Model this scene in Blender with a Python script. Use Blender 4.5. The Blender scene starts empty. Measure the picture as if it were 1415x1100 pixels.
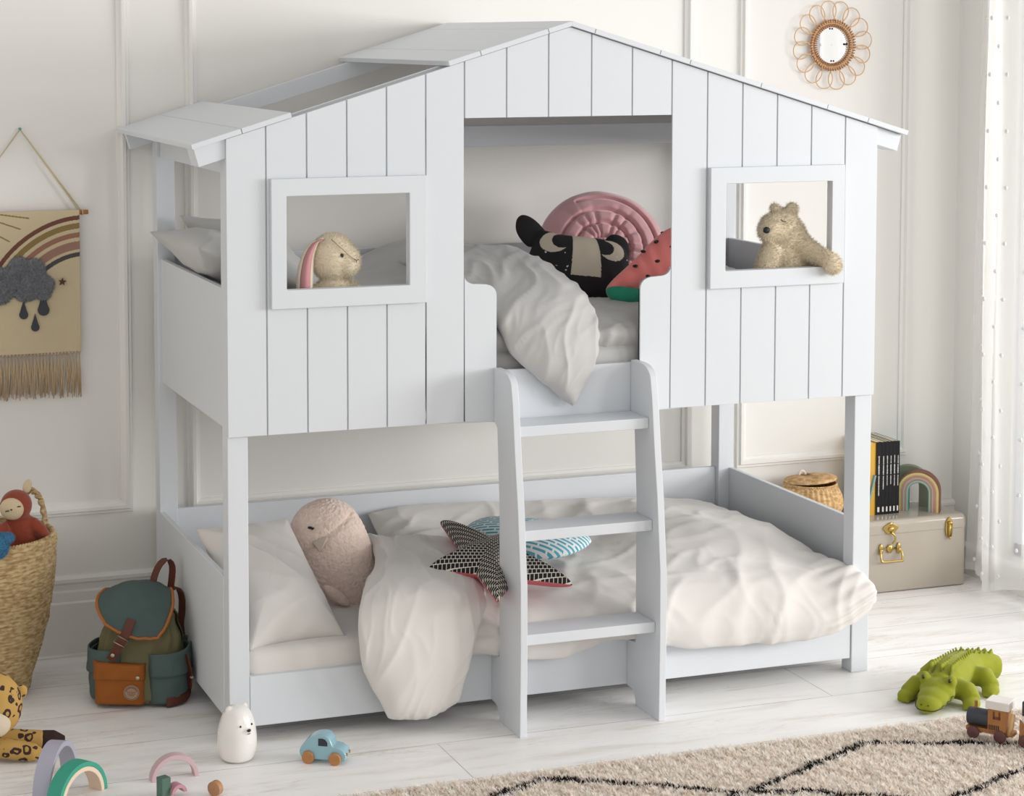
import bpy, bmesh, math, random
import numpy as np
from mathutils import Vector, Matrix, Euler, noise

# ------------------------------------------------------------------ camera
scn = bpy.context.scene
COL = scn.collection
CP = dict(cx=-1.388217, cy=-5.540384, cz=1.999106, yaw=0.332827, pitch=-0.072041, roll=0.001861, f=2854.468162, px=560.433895, py=252.676769)
def make_camera():
    y, p, r = CP['yaw'], CP['pitch'], CP['roll']
    R1 = Matrix(((math.cos(y), -math.sin(y), 0), (math.sin(y), math.cos(y), 0), (0, 0, 1)))
    R2 = Matrix(((1, 0, 0), (0, math.cos(p), math.sin(p)), (0, -math.sin(p), math.cos(p))))
    R3 = Matrix(((math.cos(r), 0, -math.sin(r)), (0, 1, 0), (math.sin(r), 0, math.cos(r))))
    R = R3 @ R2 @ R1                       # rows: right, forward, up
    cam = bpy.data.cameras.new('camera')
    o = bpy.data.objects.new('camera', cam); COL.objects.link(o)
    M = Matrix((R[0], R[2], -R[1])).transposed().to_4x4()
    M.translation = (CP['cx'], CP['cy'], CP['cz'])
    o.matrix_world = M
    cam.sensor_fit = 'HORIZONTAL'; cam.sensor_width = 36.0
    cam.lens = CP['f'] * 36.0 / 1415.0
    cam.shift_x = (707.5 - CP['px']) / 1415.0
    cam.shift_y = (CP['py'] - 550.0) / 1415.0
    cam.clip_start = 0.1
    scn.camera = o
make_camera()

# ------------------------------------------------------------------ world, lights, exposure
w = bpy.data.worlds.new('world'); scn.world = w; w.use_nodes = True
w.node_tree.nodes['Background'].inputs[0].default_value = (1.0, 0.98, 0.95, 1)
w.node_tree.nodes['Background'].inputs[1].default_value = 0.60
def area(name, loc, target, sx, sy, power, color, spread=180):
    l = bpy.data.lights.new(name, 'AREA'); l.shape = 'RECTANGLE'; l.size = sx; l.size_y = sy
    l.energy = power; l.color = color; l.spread = math.radians(spread)
    o = bpy.data.objects.new(name, l); COL.objects.link(o); o.location = loc
    o.rotation_euler = (Vector(target) - Vector(loc)).to_track_quat('-Z', 'Y').to_euler()
    return o
area('daylight_front_window', (8.6, -3.9, 1.98), (1.3, 0.3, 1.15), 3.4, 1.9, 470, (1.0, 0.985, 0.965))
area('daylight_curtain_window', (3.9, 0.35, 1.5), (2.6, 0.35, 1.3), 0.9, 2.3, 20, (1.0, 0.985, 0.96))
area('fill_behind_camera', (1.2, -7.5, 2.2), (1.0, 0.0, 0.7), 4.5, 2.6, 36, (1.0, 0.99, 0.975))  # added fill lamp behind the camera, lifts the low front, rug and bedding
area('fill_right_wall', (4.7, -5.4, 2.8), (2.0, 0.9, 1.3), 1.8, 1.6, 85, (1.0, 0.985, 0.965))  # extra lamp added at front right to brighten the back wall
scn.view_settings.view_transform = 'Standard'
scn.view_settings.look = 'None'
scn.view_settings.exposure = 0.06
scn.view_settings.gamma = 1.0
scn.view_settings.use_curve_mapping = False

# ------------------------------------------------------------------ helpers
rnd = random.Random(7)
def lin(c):
    if isinstance(c, str):
        c = tuple(int(c[i:i+2], 16) / 255 for i in (0, 2, 4))
    return tuple(((x + .055) / 1.055) ** 2.4 if x > .04045 else x / 12.92 for x in c)
MATS = {}
def mat(name, color, rough=.6, bump=None, vary=0., vscale=30., metal=0., spec=.5, attr=False, sheen=0., coat=0., sub=0., dist=.002):
    """principled material; bump=(scale,strength) noise bump; vary = brightness mottling of the material itself"""
    if name in MATS: return MATS[name]
    m = bpy.data.materials.new(name); m.use_nodes = True
    nt = m.node_tree; b = nt.nodes['Principled BSDF']
    b.inputs['Roughness'].default_value = rough; b.inputs['Metallic'].default_value = metal
    b.inputs['Specular IOR Level'].default_value = spec
    if sheen: b.inputs['Sheen Weight'].default_value = sheen; b.inputs['Sheen Roughness'].default_value = .5
    if coat: b.inputs['Coat Weight'].default_value = coat; b.inputs['Coat Roughness'].default_value = .12
    if sub:
        b.inputs['Subsurface Weight'].default_value = sub; b.inputs['Subsurface Scale'].default_value = .01
    base = None
    if attr:
        a = nt.nodes.new('ShaderNodeAttribute'); a.attribute_name = 'Col'; base = a.outputs['Color']
    else:
        r = nt.nodes.new('ShaderNodeRGB'); r.outputs[0].default_value = (*lin(color), 1); base = r.outputs[0]
    tc = nt.nodes.new('ShaderNodeTexCoord')
    if vary:
        n = nt.nodes.new('ShaderNodeTexNoise'); n.inputs['Scale'].default_value = vscale; n.inputs['Detail'].default_value = 4
        nt.links.new(tc.outputs['Object'], n.inputs['Vector'])
        mr = nt.nodes.new('ShaderNodeMapRange'); mr.inputs['From Min'].default_value = .25; mr.inputs['From Max'].default_value = .75
        mr.inputs['To Min'].default_value = 1 - vary; mr.inputs['To Max'].default_value = 1 + vary * .5
        nt.links.new(n.outputs['Fac'], mr.inputs['Value'])
        mx = nt.nodes.new('ShaderNodeMix'); mx.data_type = 'RGBA'; mx.blend_type = 'MULTIPLY'; mx.inputs[0].default_value = 1
        nt.links.new(base, mx.inputs[6]); nt.links.new(mr.outputs[0], mx.inputs[7]); base = mx.outputs[2]
    nt.links.new(base, b.inputs['Base Color'])
    if bump:
        n = nt.nodes.new('ShaderNodeTexNoise'); n.inputs['Scale'].default_value = bump[0]; n.inputs['Detail'].default_value = 3
        nt.links.new(tc.outputs['Object'], n.inputs['Vector'])
        bp = nt.nodes.new('ShaderNodeBump'); bp.inputs['Strength'].default_value = bump[1]; bp.inputs['Distance'].default_value = dist
        nt.links.new(n.outputs['Fac'], bp.inputs['Height']); nt.links.new(bp.outputs[0], b.inputs['Normal'])
    MATS[name] = m
    return m

class MB:
    """collects shapes into one mesh"""
    def __init__(s): s.v = []; s.f = []; s.m = []; s.mi = 0
    def add(s, vs, fs):
        o = len(s.v); s.v += [tuple(p) for p in vs]
        for f in fs: s.f.append([i + o for i in f]); s.m.append(s.mi)
        return s
    def box(s, x0, x1, y0, y1, z0, z1):
        vs = [(x, y, z) for x in (x0, x1) for y in (y0, y1) for z in (z0, z1)]
        return s.add(vs, [(0, 1, 3, 2), (4, 6, 7, 5), (0, 4, 5, 1), (2, 3, 7, 6), (0, 2, 6, 4), (1, 5, 7, 3)])
    def prism(s, poly, axis, a, b):
        P = {'x': lambda u, v, t: (t, u, v), 'y': lambda u, v, t: (u, t, v), 'z': lambda u, v, t: (u, v, t)}[axis]
        n = len(poly)
        vs = [P(u, v, a) for u, v in poly] + [P(u, v, b) for u, v in poly]
        fs = [list(range(n))[::-1], [n + i for i in range(n)]] + [(i, (i + 1) % n, n + (i + 1) % n, n + i) for i in range(n)]
        return s.add(vs, fs)
    def tube(s, pts, r, seg=10, closed=False, caps=True):
        pts = [Vector(p) for p in pts]; n = len(pts)
        rs = [r] * n if not hasattr(r, '__len__') else list(r)
        vs = []; up = None
        for i in range(n):
            if closed: t = pts[(i + 1) % n] - pts[i - 1]
            else: t = pts[min(i + 1, n - 1)] - pts[max(i - 1, 0)]
            if t.length < 1e-9: t = Vector((0, 0, 1))
            t.normalize()
            if up is None:
                up = Vector((0, 0, 1)) if abs(t.z) < .9 else Vector((1, 0, 0))
            a = t.cross(up)
            if a.length < 1e-6: a = t.orthogonal()
            a.normalize(); b = a.cross(t).normalized(); up = b
            for k in range(seg):
                q = 2 * math.pi * k / seg
                vs.append(pts[i] + (a * math.cos(q) + b * math.sin(q)) * rs[i])
        fs = []
        m = n if closed else n - 1
        for i in range(m):
            for k in range(seg):
                j = (i + 1) % n
                fs.append((i * seg + k, i * seg + (k + 1) % seg, j * seg + (k + 1) % seg, j * seg + k))
        if caps and not closed:
            fs.append(list(range(seg))[::-1]); fs.append([(n - 1) * seg + k for k in range(seg)])
        return s.add(vs, fs)
    def ell(s, c, r, rot=None, nu=24, nv=14):
        if not hasattr(r, '__len__'): r = (r, r, r)
        R = Euler(rot).to_matrix() if rot else Matrix.Identity(3)
        c = Vector(c); vs = []
        for j in range(1, nv):
            th = math.pi * j / nv
            for i in range(nu):
                ph = 2 * math.pi * i / nu
                vs.append(c + R @ Vector((r[0] * math.sin(th) * math.cos(ph), r[1] * math.sin(th) * math.sin(ph), r[2] * math.cos(th))))
        top = len(vs); vs.append(c + R @ Vector((0, 0, r[2]))); vs.append(c + R @ Vector((0, 0, -r[2])))
        fs = []
        for j in range(nv - 2):
            for i in range(nu):
                fs.append((j * nu + i, (j + 1) * nu + i, (j + 1) * nu + (i + 1) % nu, j * nu + (i + 1) % nu))
        for i in range(nu):
            fs.append((top, i, (i + 1) % nu)); fs.append((top + 1, (nv - 2) * nu + (i + 1) % nu, (nv - 2) * nu + i))
        return s.add(vs, fs)
    def lathe(s, prof, seg=32, c=(0, 0, 0), f=None, cap=True):
        vs = []; c = Vector(c)
        for (r, z) in prof:
            for k in range(seg):
                a = 2 * math.pi * k / seg; rr = r + (f(a, z) if f else 0)
                vs.append(c + Vector((rr * math.cos(a), rr * math.sin(a), z)))
        fs = []
        for j in range(len(prof) - 1):
            for k in range(seg):
                fs.append((j * seg + k, j * seg + (k + 1) % seg, (j + 1) * seg + (k + 1) % seg, (j + 1) * seg + k))
        if cap:
            fs.append(list(range(seg))[::-1]); fs.append([(len(prof) - 1) * seg + k for k in range(seg)])
        return s.add(vs, fs)
    def grid(s, fn, nu, nv):
        vs = [fn(i / nu, j / nv) for i in range(nu + 1) for j in range(nv + 1)]
        fs = [(i * (nv + 1) + j, (i + 1) * (nv + 1) + j, (i + 1) * (nv + 1) + j + 1, i * (nv + 1) + j + 1) for i in range(nu) for j in range(nv)]
        return s.add(vs, fs)
    def build(s, name, mats, parent=None, smooth=True, bevel=0., seg=2, colfn=None, recalc=True, sharp=None):
        me = bpy.data.meshes.new(name); me.from_pydata(s.v, [], s.f)
        if not isinstance(mats, (list, tuple)): mats = [mats]
        for m in mats: me.materials.append(m)
        if len(mats) > 1: me.polygons.foreach_set('material_index', s.m)
        if recalc:
            bm = bmesh.new(); bm.from_mesh(me); bmesh.ops.recalc_face_normals(bm, faces=bm.faces); bm.to_mesh(me); bm.free()
        if colfn:
            at = me.color_attributes.new('Col', 'FLOAT_COLOR', 'CORNER')
            arr = np.ones((len(me.loops), 4), np.float32)
            for p in me.polygons:
                c = colfn(p.center)
                for l in p.loop_indices: arr[l, :3] = c
            at.data.foreach_set('color', arr.ravel())
        o = bpy.data.objects.new(name, me); COL.objects.link(o)
        if smooth:
            me.polygons.foreach_set('use_smooth', [True] * len(me.polygons))
            if sharp is not None: me.set_sharp_from_angle(angle=math.radians(sharp))
        if bevel:
            if not smooth: me.polygons.foreach_set('use_smooth', [True] * len(me.polygons))
            if sharp is None: me.set_sharp_from_angle(angle=math.radians(35)) if not smooth else None
            b = o.modifiers.new('bevel', 'BEVEL'); b.width = bevel; b.segments = seg; b.limit_method = 'ANGLE'; b.angle_limit = math.radians(35)
            b.harden_normals = True
        if parent: o.parent = parent
        return o

def thing(name, label, cat, loc=(0, 0, 0), rot=(0, 0, 0), group=None):
    o = bpy.data.objects.new(name, None); COL.objects.link(o); o.empty_display_size = .05
    o.location = loc; o.rotation_euler = rot; o['label'] = label; o['category'] = cat
    if group: o['group'] = group
    return o
def tag(o, label, cat, group=None, loc=None, rot=None):
    o['label'] = label; o['category'] = cat
    if group: o['group'] = group
    if loc: o.location = loc
    if rot: o.rotation_euler = rot
    return o
def struct(o): o['kind'] = 'structure'; return o
def P2(o, **k):
    for a, b in k.items(): o[a] = b
    return o

def crom(p, t):
    """Catmull-Rom through list of tuples, t in 0..1"""
    n = len(p) - 1; x = min(max(t, 0), 1) * n; i = min(int(x), n - 1); u = x - i
    g = lambda k: np.array(p[min(max(k, 0), n)], float)
    a, b, c, d = g(i - 1), g(i), g(i + 1), g(i + 2)
    if i == 0: a = 2 * b - c
    if i == n - 1: d = 2 * c - b
    return .5 * ((2 * b) + (c - a) * u + (2 * a - 5 * b + 4 * c - d) * u * u + (3 * b - a - 3 * c + d) * u ** 3)
def smooth_path(p, n, closed=False):
    if closed:
        q = [p[-1]] + list(p) + [p[0], p[1]]; out = []
        m = len(p)
        for k in range(n):
            x = k / n * m; i = int(x); u = x - i
            a, b, c, d = (np.array(p[(i + j) % m], float) for j in (-1, 0, 1, 2))
            out.append(tuple(.5 * ((2 * b) + (c - a) * u + (2 * a - 5 * b + 4 * c - d) * u * u + (3 * b - a - 3 * c + d) * u ** 3)))
        return out
    return [tuple(crom(p, k / (n - 1))) for k in range(n)]
def nz(x, y, z=0.): return noise.noise(Vector((x, y, z)))
def ridge(x, y, z=0.):
    return 1 - abs(noise.noise(Vector((x, y, z)))) * 2

def soft_sheet(mb, ctrl, nu, nv, thick, wr, edge=.12, taper=None):
    """puffy quilt from a control net ctrl[i][j] (3D points); wr(u,v,p)->normal displacement; closed with thin edges"""
    rows = [[crom(r, j / nv) for j in range(nv + 1)] for r in ctrl]
    T = np.array([[crom([rw[j] for rw in rows], i / nu) for j in range(nv + 1)] for i in range(nu + 1)])
    du = np.gradient(T, axis=0); dv = np.gradient(T, axis=1)
    N = np.cross(du, dv); N /= (np.linalg.norm(N, axis=2, keepdims=True) + 1e-9)
    if N[nu // 2, nv // 2, 2] < 0: N = -N
    top = np.zeros_like(T); bot = np.zeros_like(T)
    for i in range(nu + 1):
        for j in range(nv + 1):
            u, v = i / nu, j / nv
            e = min(u, 1 - u, v, 1 - v) / edge
            q = math.sqrt(max(0, 1 - (1 - min(e, 1)) ** 2))
            d = wr(u, v, T[i, j]) * (.35 + .65 * q)
            if taper: k_ = taper(u, v); q *= k_; d *= .3 + .7 * k_
            top[i, j] = T[i, j] + N[i, j] * (thick * .5 * q + d)
            bot[i, j] = T[i, j] - N[i, j] * (thick * .5 * q - d * .6)
            if q == 0: bot[i, j] = top[i, j]
    W = nv + 1; idx = lambda i, j: i * W + j
    vs = [tuple(p) for p in top.reshape(-1, 3)]; fs = []
    bi = {}
    for i in range(nu + 1):
        for j in range(nv + 1):
            if i in (0, nu) or j in (0, nv): bi[(i, j)] = idx(i, j)
            else: bi[(i, j)] = len(vs); vs.append(tuple(bot[i, j]))
    for i in range(nu):
        for j in range(nv):
            fs.append((idx(i, j), idx(i + 1, j), idx(i + 1, j + 1), idx(i, j + 1)))
            fs.append((bi[(i, j)], bi[(i, j + 1)], bi[(i + 1, j + 1)], bi[(i + 1, j)]))
    mb.add(vs, fs)

def cushion_mb(outline, T, rings=14, pw=2.2, bw=.5, wr=None, tb=None, mb=None, box=None):
    """inflated cushion: outline = closed list of (x,y); local z is thickness"""
    mb = mb or MB(); n = len(outline)
    cx = sum(p[0] for p in outline) / n; cy = sum(p[1] for p in outline) / n
    tb = T if tb is None else tb
    vs = []; fs = []
    for side in (1, -1):
        for k in range(rings):
            r = 1 - (k / rings) ** 1.35 if side == 1 else 1 - ((k + 1) / rings) ** 1.35
            if side == -1 and k == rings - 1: break
            h = (T if side == 1 else tb) * (1 - r ** pw) ** bw
            for (x, y) in outline:
                X, Y = cx + (x - cx) * r, cy + (y - cy) * r
                z = side * h
                if box: z = side * T * (max(0, 1 - (X / box[0]) ** 2) * max(0, 1 - (Y / box[1]) ** 2)) ** .42 * (1 - r ** 6) ** .5
                if wr: z += wr(X, Y, r, side) * min(1, (1 - r) * 6)
                vs.append((X, Y, z))
    nr1 = rings
    for k in range(nr1 - 1):
        for i in range(n):
            fs.append((k * n + i, k * n + (i + 1) % n, (k + 1) * n + (i + 1) % n, (k + 1) * n + i))
    c1 = len(vs); vs.append((cx, cy, T)); c2 = len(vs); vs.append((cx, cy, -tb))
    for i in range(n): fs.append(((nr1 - 1) * n + i, (nr1 - 1) * n + (i + 1) % n, c1))
    off = nr1 * n
    prev = 0
    for k in range(rings - 1):
        a = prev; b = off + k * n
        for i in range(n):
            fs.append((a + i, b + i, b + (i + 1) % n, a + (i + 1) % n))
        prev = b
    for i in range(n): fs.append((prev + i, c2, prev + (i + 1) % n))
    mb.add(vs, fs)
    return mb
def resample(poly, n):
    P = [np.array(p, float) for p in poly]; P.append(P[0]); L = [0]
    for a, b in zip(P, P[1:]): L.append(L[-1] + np.linalg.norm(b - a))
    out = []; k = 0
    for i in range(n):
        s = L[-1] * i / n
        while L[k + 1] < s: k += 1
        t = (s - L[k]) / max(L[k + 1] - L[k], 1e-9); out.append(tuple(P[k] * (1 - t) + P[k + 1] * t))
    return out
def pillow_outline(a, b, n=96, bow=.05):
    out = []
    for (x0, y0), (x1, y1) in zip([(-a, -b), (a, -b), (a, b), (-a, b)], [(a, -b), (a, b), (-a, b), (-a, -b)]):
        for k in range(n // 4):
            t = k / (n // 4); x = x0 + (x1 - x0) * t; y = y0 + (y1 - y0) * t
            s = math.sin(math.pi * t) ** .7 * bow
            if y0 == y1: y -= math.copysign(s * b * 1.6, y0)
            else: x -= math.copysign(s * a * 1.6, x0)
            out.append((x, y))
    return out

def plush(mb, name, m, parent, voxel=.004, it=8, disp=None):
    """one continuous soft body from overlapping shapes"""
    o = mb.build(name, m, parent)
    r = o.modifiers.new('remesh', 'REMESH'); r.mode = 'VOXEL'; r.voxel_size = voxel; r.use_smooth_shade = True
    s = o.modifiers.new('smooth', 'SMOOTH'); s.factor = .6; s.iterations = it
    if disp:
        t = bpy.data.textures.new(name + '_fleece', 'CLOUDS'); t.noise_scale = disp[0]; t.noise_depth = 1
        d = o.modifiers.new('fleece', 'DISPLACE'); d.texture = t; d.strength = disp[1]; d.mid_level = .5; d.texture_coords = 'LOCAL'
    return o
def fuzz(o, n, length, width, seed=1, droop=.3, shade=.12, seg=1):
    """grow short fur blades out of a finished body and keep it one mesh"""
    bpy.context.view_layer.update()
    dg = bpy.context.evaluated_depsgraph_get(); ev = o.evaluated_get(dg); me = ev.to_mesh()
    me.calc_loop_triangles()
    nv = len(me.vertices); co = np.empty(nv * 3, np.float32); me.vertices.foreach_get('co', co); co = co.reshape(-1, 3)
    nt = len(me.loop_triangles); tri = np.empty(nt * 3, np.int32); me.loop_triangles.foreach_get('vertices', tri); tri = tri.reshape(-1, 3)
    polys = [tuple(p.vertices) for p in me.polygons]
    ev.to_mesh_clear()
    A, B, C = co[tri[:, 0]], co[tri[:, 1]], co[tri[:, 2]]
    N = np.cross(B - A, C - A); ar = np.linalg.norm(N, axis=1) + 1e-12; N = N / ar[:, None]
    g = np.random.default_rng(seed); k = g.choice(nt, n, p=ar / ar.sum())
    r1, r2 = g.random(n), g.random(n); f = r1 + r2 > 1; r1[f] = 1 - r1[f]; r2[f] = 1 - r2[f]
    P = A[k] + (B - A)[k] * r1[:, None] + (C - A)[k] * r2[:, None]; Nk = N[k]
    D = Nk + g.normal(0, .45, (n, 3)); D[:, 2] -= droop; D /= np.linalg.norm(D, axis=1)[:, None]
    S = np.cross(D, g.normal(0, 1, (n, 3))); S /= np.linalg.norm(S, axis=1)[:, None] + 1e-9
    L = length * (.6 + .7 * g.random(n))[:, None]
    v0 = P - S * width / 2 - Nk * .001; v1 = P + S * width / 2 - Nk * .001; v2 = P + D * L
    verts = np.concatenate([co, np.stack([v0, v1, v2], 1).reshape(-1, 3)])
    faces = polys + [(nv + 3 * i, nv + 3 * i + 1, nv + 3 * i + 2) for i in range(n)]
    nm = bpy.data.meshes.new(o.name); nm.from_pydata(verts.tolist(), [], faces)
    for m in o.data.materials: nm.materials.append(m)
    at = nm.color_attributes.new('Col', 'FLOAT_COLOR', 'CORNER')
    sh = np.concatenate([np.ones(sum(len(p) for p in polys)), np.repeat(1 + g.normal(0, shade, n), 3)]).clip(.5, 1.35)
    arr = np.ones((len(sh), 4), np.float32); arr[:, :3] = sh[:, None]
    base = o.get('basecol')
    if base is not None: arr[:, :3] *= np.array(list(base), np.float32)
    at.data.foreach_set('color', arr.ravel())
    nm.polygons.foreach_set('use_smooth', [True] * len(nm.polygons))
    o.modifiers.clear(); o.data = nm
    return o

# ------------------------------------------------------------------ materials of the room and the bed
PAINT = mat('white_satin_paint', 'D9DDE2', .42, bump=(60, .04), spec=.4)
WALLM = mat('wall_paint', 'E9E7E3', .6, bump=(40, .05))
def floor_mat():
    m = bpy.data.materials.new('whitewashed_boards'); m.use_nodes = True; nt = m.node_tree; b = nt.nodes['Principled BSDF']
    L = nt.links.new; tc = nt.nodes.new('ShaderNodeTexCoord')
    def mapping(loc, sc):
        q = nt.nodes.new('ShaderNodeMapping'); q.inputs['Location'].default_value = loc; q.inputs['Scale'].default_value = sc
        L(tc.outputs['Object'], q.inputs['Vector']); return q
    def noi(vec, scale, detail, rough=.6, dist=0.):
        n = nt.nodes.new('ShaderNodeTexNoise'); n.inputs['Scale'].default_value = scale; n.inputs['Detail'].default_value = detail
        n.inputs['Roughness'].default_value = rough; n.inputs['Distortion'].default_value = dist; L(vec, n.inputs['Vector']); return n.outputs['Fac']
    def ramp(f, stops):
        r = nt.nodes.new('ShaderNodeValToRGB'); L(f, r.inputs[0]); e = r.color_ramp.elements
        while len(e) > 1: e.remove(e[-1])
        e[0].position = stops[0][0]; e[0].color = (*lin(stops[0][1]), 1)
        for p, c in stops[1:]:
            k = e.new(p); k.color = (*lin(c), 1)
        return r.outputs[0]
    def mixc(bt, f, a, c):
        x = nt.nodes.new('ShaderNodeMix'); x.data_type = 'RGBA'; x.blend_type = bt
        if hasattr(f, 'links') or not isinstance(f, (int, float)): L(f, x.inputs[0])
        else: x.inputs[0].default_value = f
        L(a, x.inputs[6]); L(c, x.inputs[7]); return x.outputs[2]
    brk = nt.nodes.new('ShaderNodeTexBrick'); L(mapping((-.557, .18, 0), (1, 1, 1)).outputs[0], brk.inputs['Vector'])
    brk.offset = .5; brk.offset_frequency = 2
    for k, v in (('Scale', 1), ('Mortar Size', .0016), ('Mortar Smooth', .35), ('Bias', 0), ('Brick Width', 2.54), ('Row Height', .29)): brk.inputs[k].default_value = v
    brk.inputs['Color1'].default_value = (.92, .92, .92, 1); brk.inputs['Color2'].default_value = (1, 1, 1, 1)
    streak = noi(mapping((0, 0, 0), (1.3, 9, 1)).outputs[0], 2.2, 7, .62, .6)
    base = ramp(streak, [(.30, 'E4DED8'), (.46, 'F6F4F2'), (.62, 'FAF9F8')])
    crack = noi(mapping((3, 1, 0), (1, 7, 1)).outputs[0], 3.1, 9, .7, 1.2)
    veins = ramp(crack, [(.485, 'FFFFFF'), (.5, 'C9BBA6'), (.515, 'FFFFFF')])
    patch = noi(mapping((0, 5, 0), (1, 2, 1)).outputs[0], 2.5, 2)
    pr = nt.nodes.new('ShaderNodeMapRange'); L(patch, pr.inputs[0]); pr.inputs[1].default_value = .48; pr.inputs[2].default_value = .66; pr.inputs[4].default_value = .7
    v2 = mixc('MULTIPLY', pr.outputs[0], base, veins)
    v3 = mixc('MULTIPLY', .35, v2, brk.outputs['Color'])
    seam = nt.nodes.new('ShaderNodeRGB'); seam.outputs[0].default_value = (*lin('A79C8C'), 1)
    brkn = noi(mapping((1, 2, 0), (2, 2, 1)).outputs[0], 4, 3)
    mr = nt.nodes.new('ShaderNodeMapRange'); L(brkn, mr.inputs[0]); mr.inputs[1].default_value = .35; mr.inputs[2].default_value = .6
    mu = nt.nodes.new('ShaderNodeMath'); mu.operation = 'MULTIPLY'; L(brk.outputs['Fac'], mu.inputs[0]); L(mr.outputs[0], mu.inputs[1])
    L(mixc('MIX', mu.outputs[0], v3, seam.outputs[0]), b.inputs['Base Color'])
    b.inputs['Roughness'].default_value = .42
    bp = nt.nodes.new('ShaderNodeBump'); bp.inputs['Strength'].default_value = .25; bp.inputs['Distance'].default_value = .002
    L(brk.outputs['Fac'], bp.inputs['Height']); bp.invert = True; L(bp.outputs[0], b.inputs['Normal'])
    return m
# ------------------------------------------------------------------ the room
WY, WX = 1.04, 3.06        # planes of the back wall and the window wall
struct(MB().box(-2.6, 3.2, -4.6, 1.2, -.05, 0).build('floor', floor_mat(), smooth=False))
struct(MB().box(-2.6, 3.2, WY, WY + .12, 0, 2.75).build('wall_back', WALLM, smooth=False))
def wall_right():
    m = MB()
    for (y0, y1, z0, z1) in ((.68, WY, 0, 2.75), (-3.7, .68, 0, .12), (-3.7, .68, 2.6, 2.75), (-4.6, -3.7, 0, 2.75)):
        m.box(WX, WX + .14, y0, y1, z0, z1)
    return struct(m.build('wall_right', WALLM, smooth=False))
wall_right()
def window(n, y0, y1, z0, z1, nm):
    fr = MB()
    fr.box(WX + .02, WX + .08, y0, y0 + .05, z0, z1).box(WX + .02, WX + .08, y1 - .05, y1, z0, z1)
    fr.box(WX + .02, WX + .08, y0, y1, z0, z0 + .05).box(WX + .02, WX + .08, y0, y1, z1 - .05, z1)
    o = struct(fr.build(nm, PAINT, smooth=False, bevel=.004))
    return o
window(1, -3.7, .68, .12, 2.6, 'window_1')

def moulding_frame(x0, x1, z0, z1, nm, wdt=.042, proud=.02):
    """picture-frame panel moulding on the back wall, mitred, with a stepped profile"""
    prof = [(0, 0), (.004, proud * .55), (.012, proud * .55), (.016, proud), (.026, proud), (.032, proud * .5), (wdt, proud * .35), (wdt, 0)]
    m = MB(); vs = []; n = len(prof)
    for (cx, cz, sx, sz) in ((x0, z0, 1, 1), (x1, z0, -1, 1), (x1, z1, -1, -1), (x0, z1, 1, -1)):
        for (t, d) in prof: vs.append((cx + sx * t, WY - d, cz + sz * t))
    fs = []
    for c in range(4):
        for k in range(n - 1):
            a, b = c * n, ((c + 1) % 4) * n
            fs.append((a + k, a + k + 1, b + k + 1, b + k))
    m.add(vs, fs)
    return struct(m.build(nm, WALLM, smooth=False))
moulding_frame(-1.55, -.055, .445, 2.5, 'trim_1')
moulding_frame(.125, 1.968, .43, 2.5, 'trim_2')
moulding_frame(2.142, 2.86, .43, 2.5, 'trim_3')
def baseboard():
    prof = [(WY, 0), (WY - .03, 0), (WY - .03, .165), (WY - .022, .17), (WY - .022, .20), (WY - .016, .206), (WY - .016, .225),
            (WY - .024, .232), (WY - .024, .243), (WY - .01, .252), (WY, .252)]
    m = MB().prism(prof, 'x', -2.6, WX)
    struct(m.build('baseboard_back', WALLM, smooth=False))
    p2 = [(WX, 0), (WX - .03, 0), (WX - .03, .1), (WX - .02, .11), (WX, .11)]
    m = MB(); vs = []
    struct(MB().prism(p2, 'y', -4.6, WY - .03).build('baseboard_right', WALLM, smooth=False))
baseboard()

# ------------------------------------------------------------------ the tree-house bunk bed
BL, PW, BD, PT = 2.06, .059, .953, .0125
RX0, RZ0, RZK = -.102, 1.698, 2.036
RS = (RZK - RZ0) / (BL / 2 - RX0)
rtop = lambda x: RZ0 + RS * (min(x, BL - x) - RX0)
bed = thing('treehouse_bunk_bed', 'white wooden bunk bed shaped like a tree house with a pitched roof', 'bed')
for x0 in (0, BL - PW):
    for y0 in (0, BD - PW):
        MB().box(x0, x0 + PW, y0, y0 + PW, 0, 1.675).build('post', PAINT, bed, smooth=False, bevel=.0025)

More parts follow.
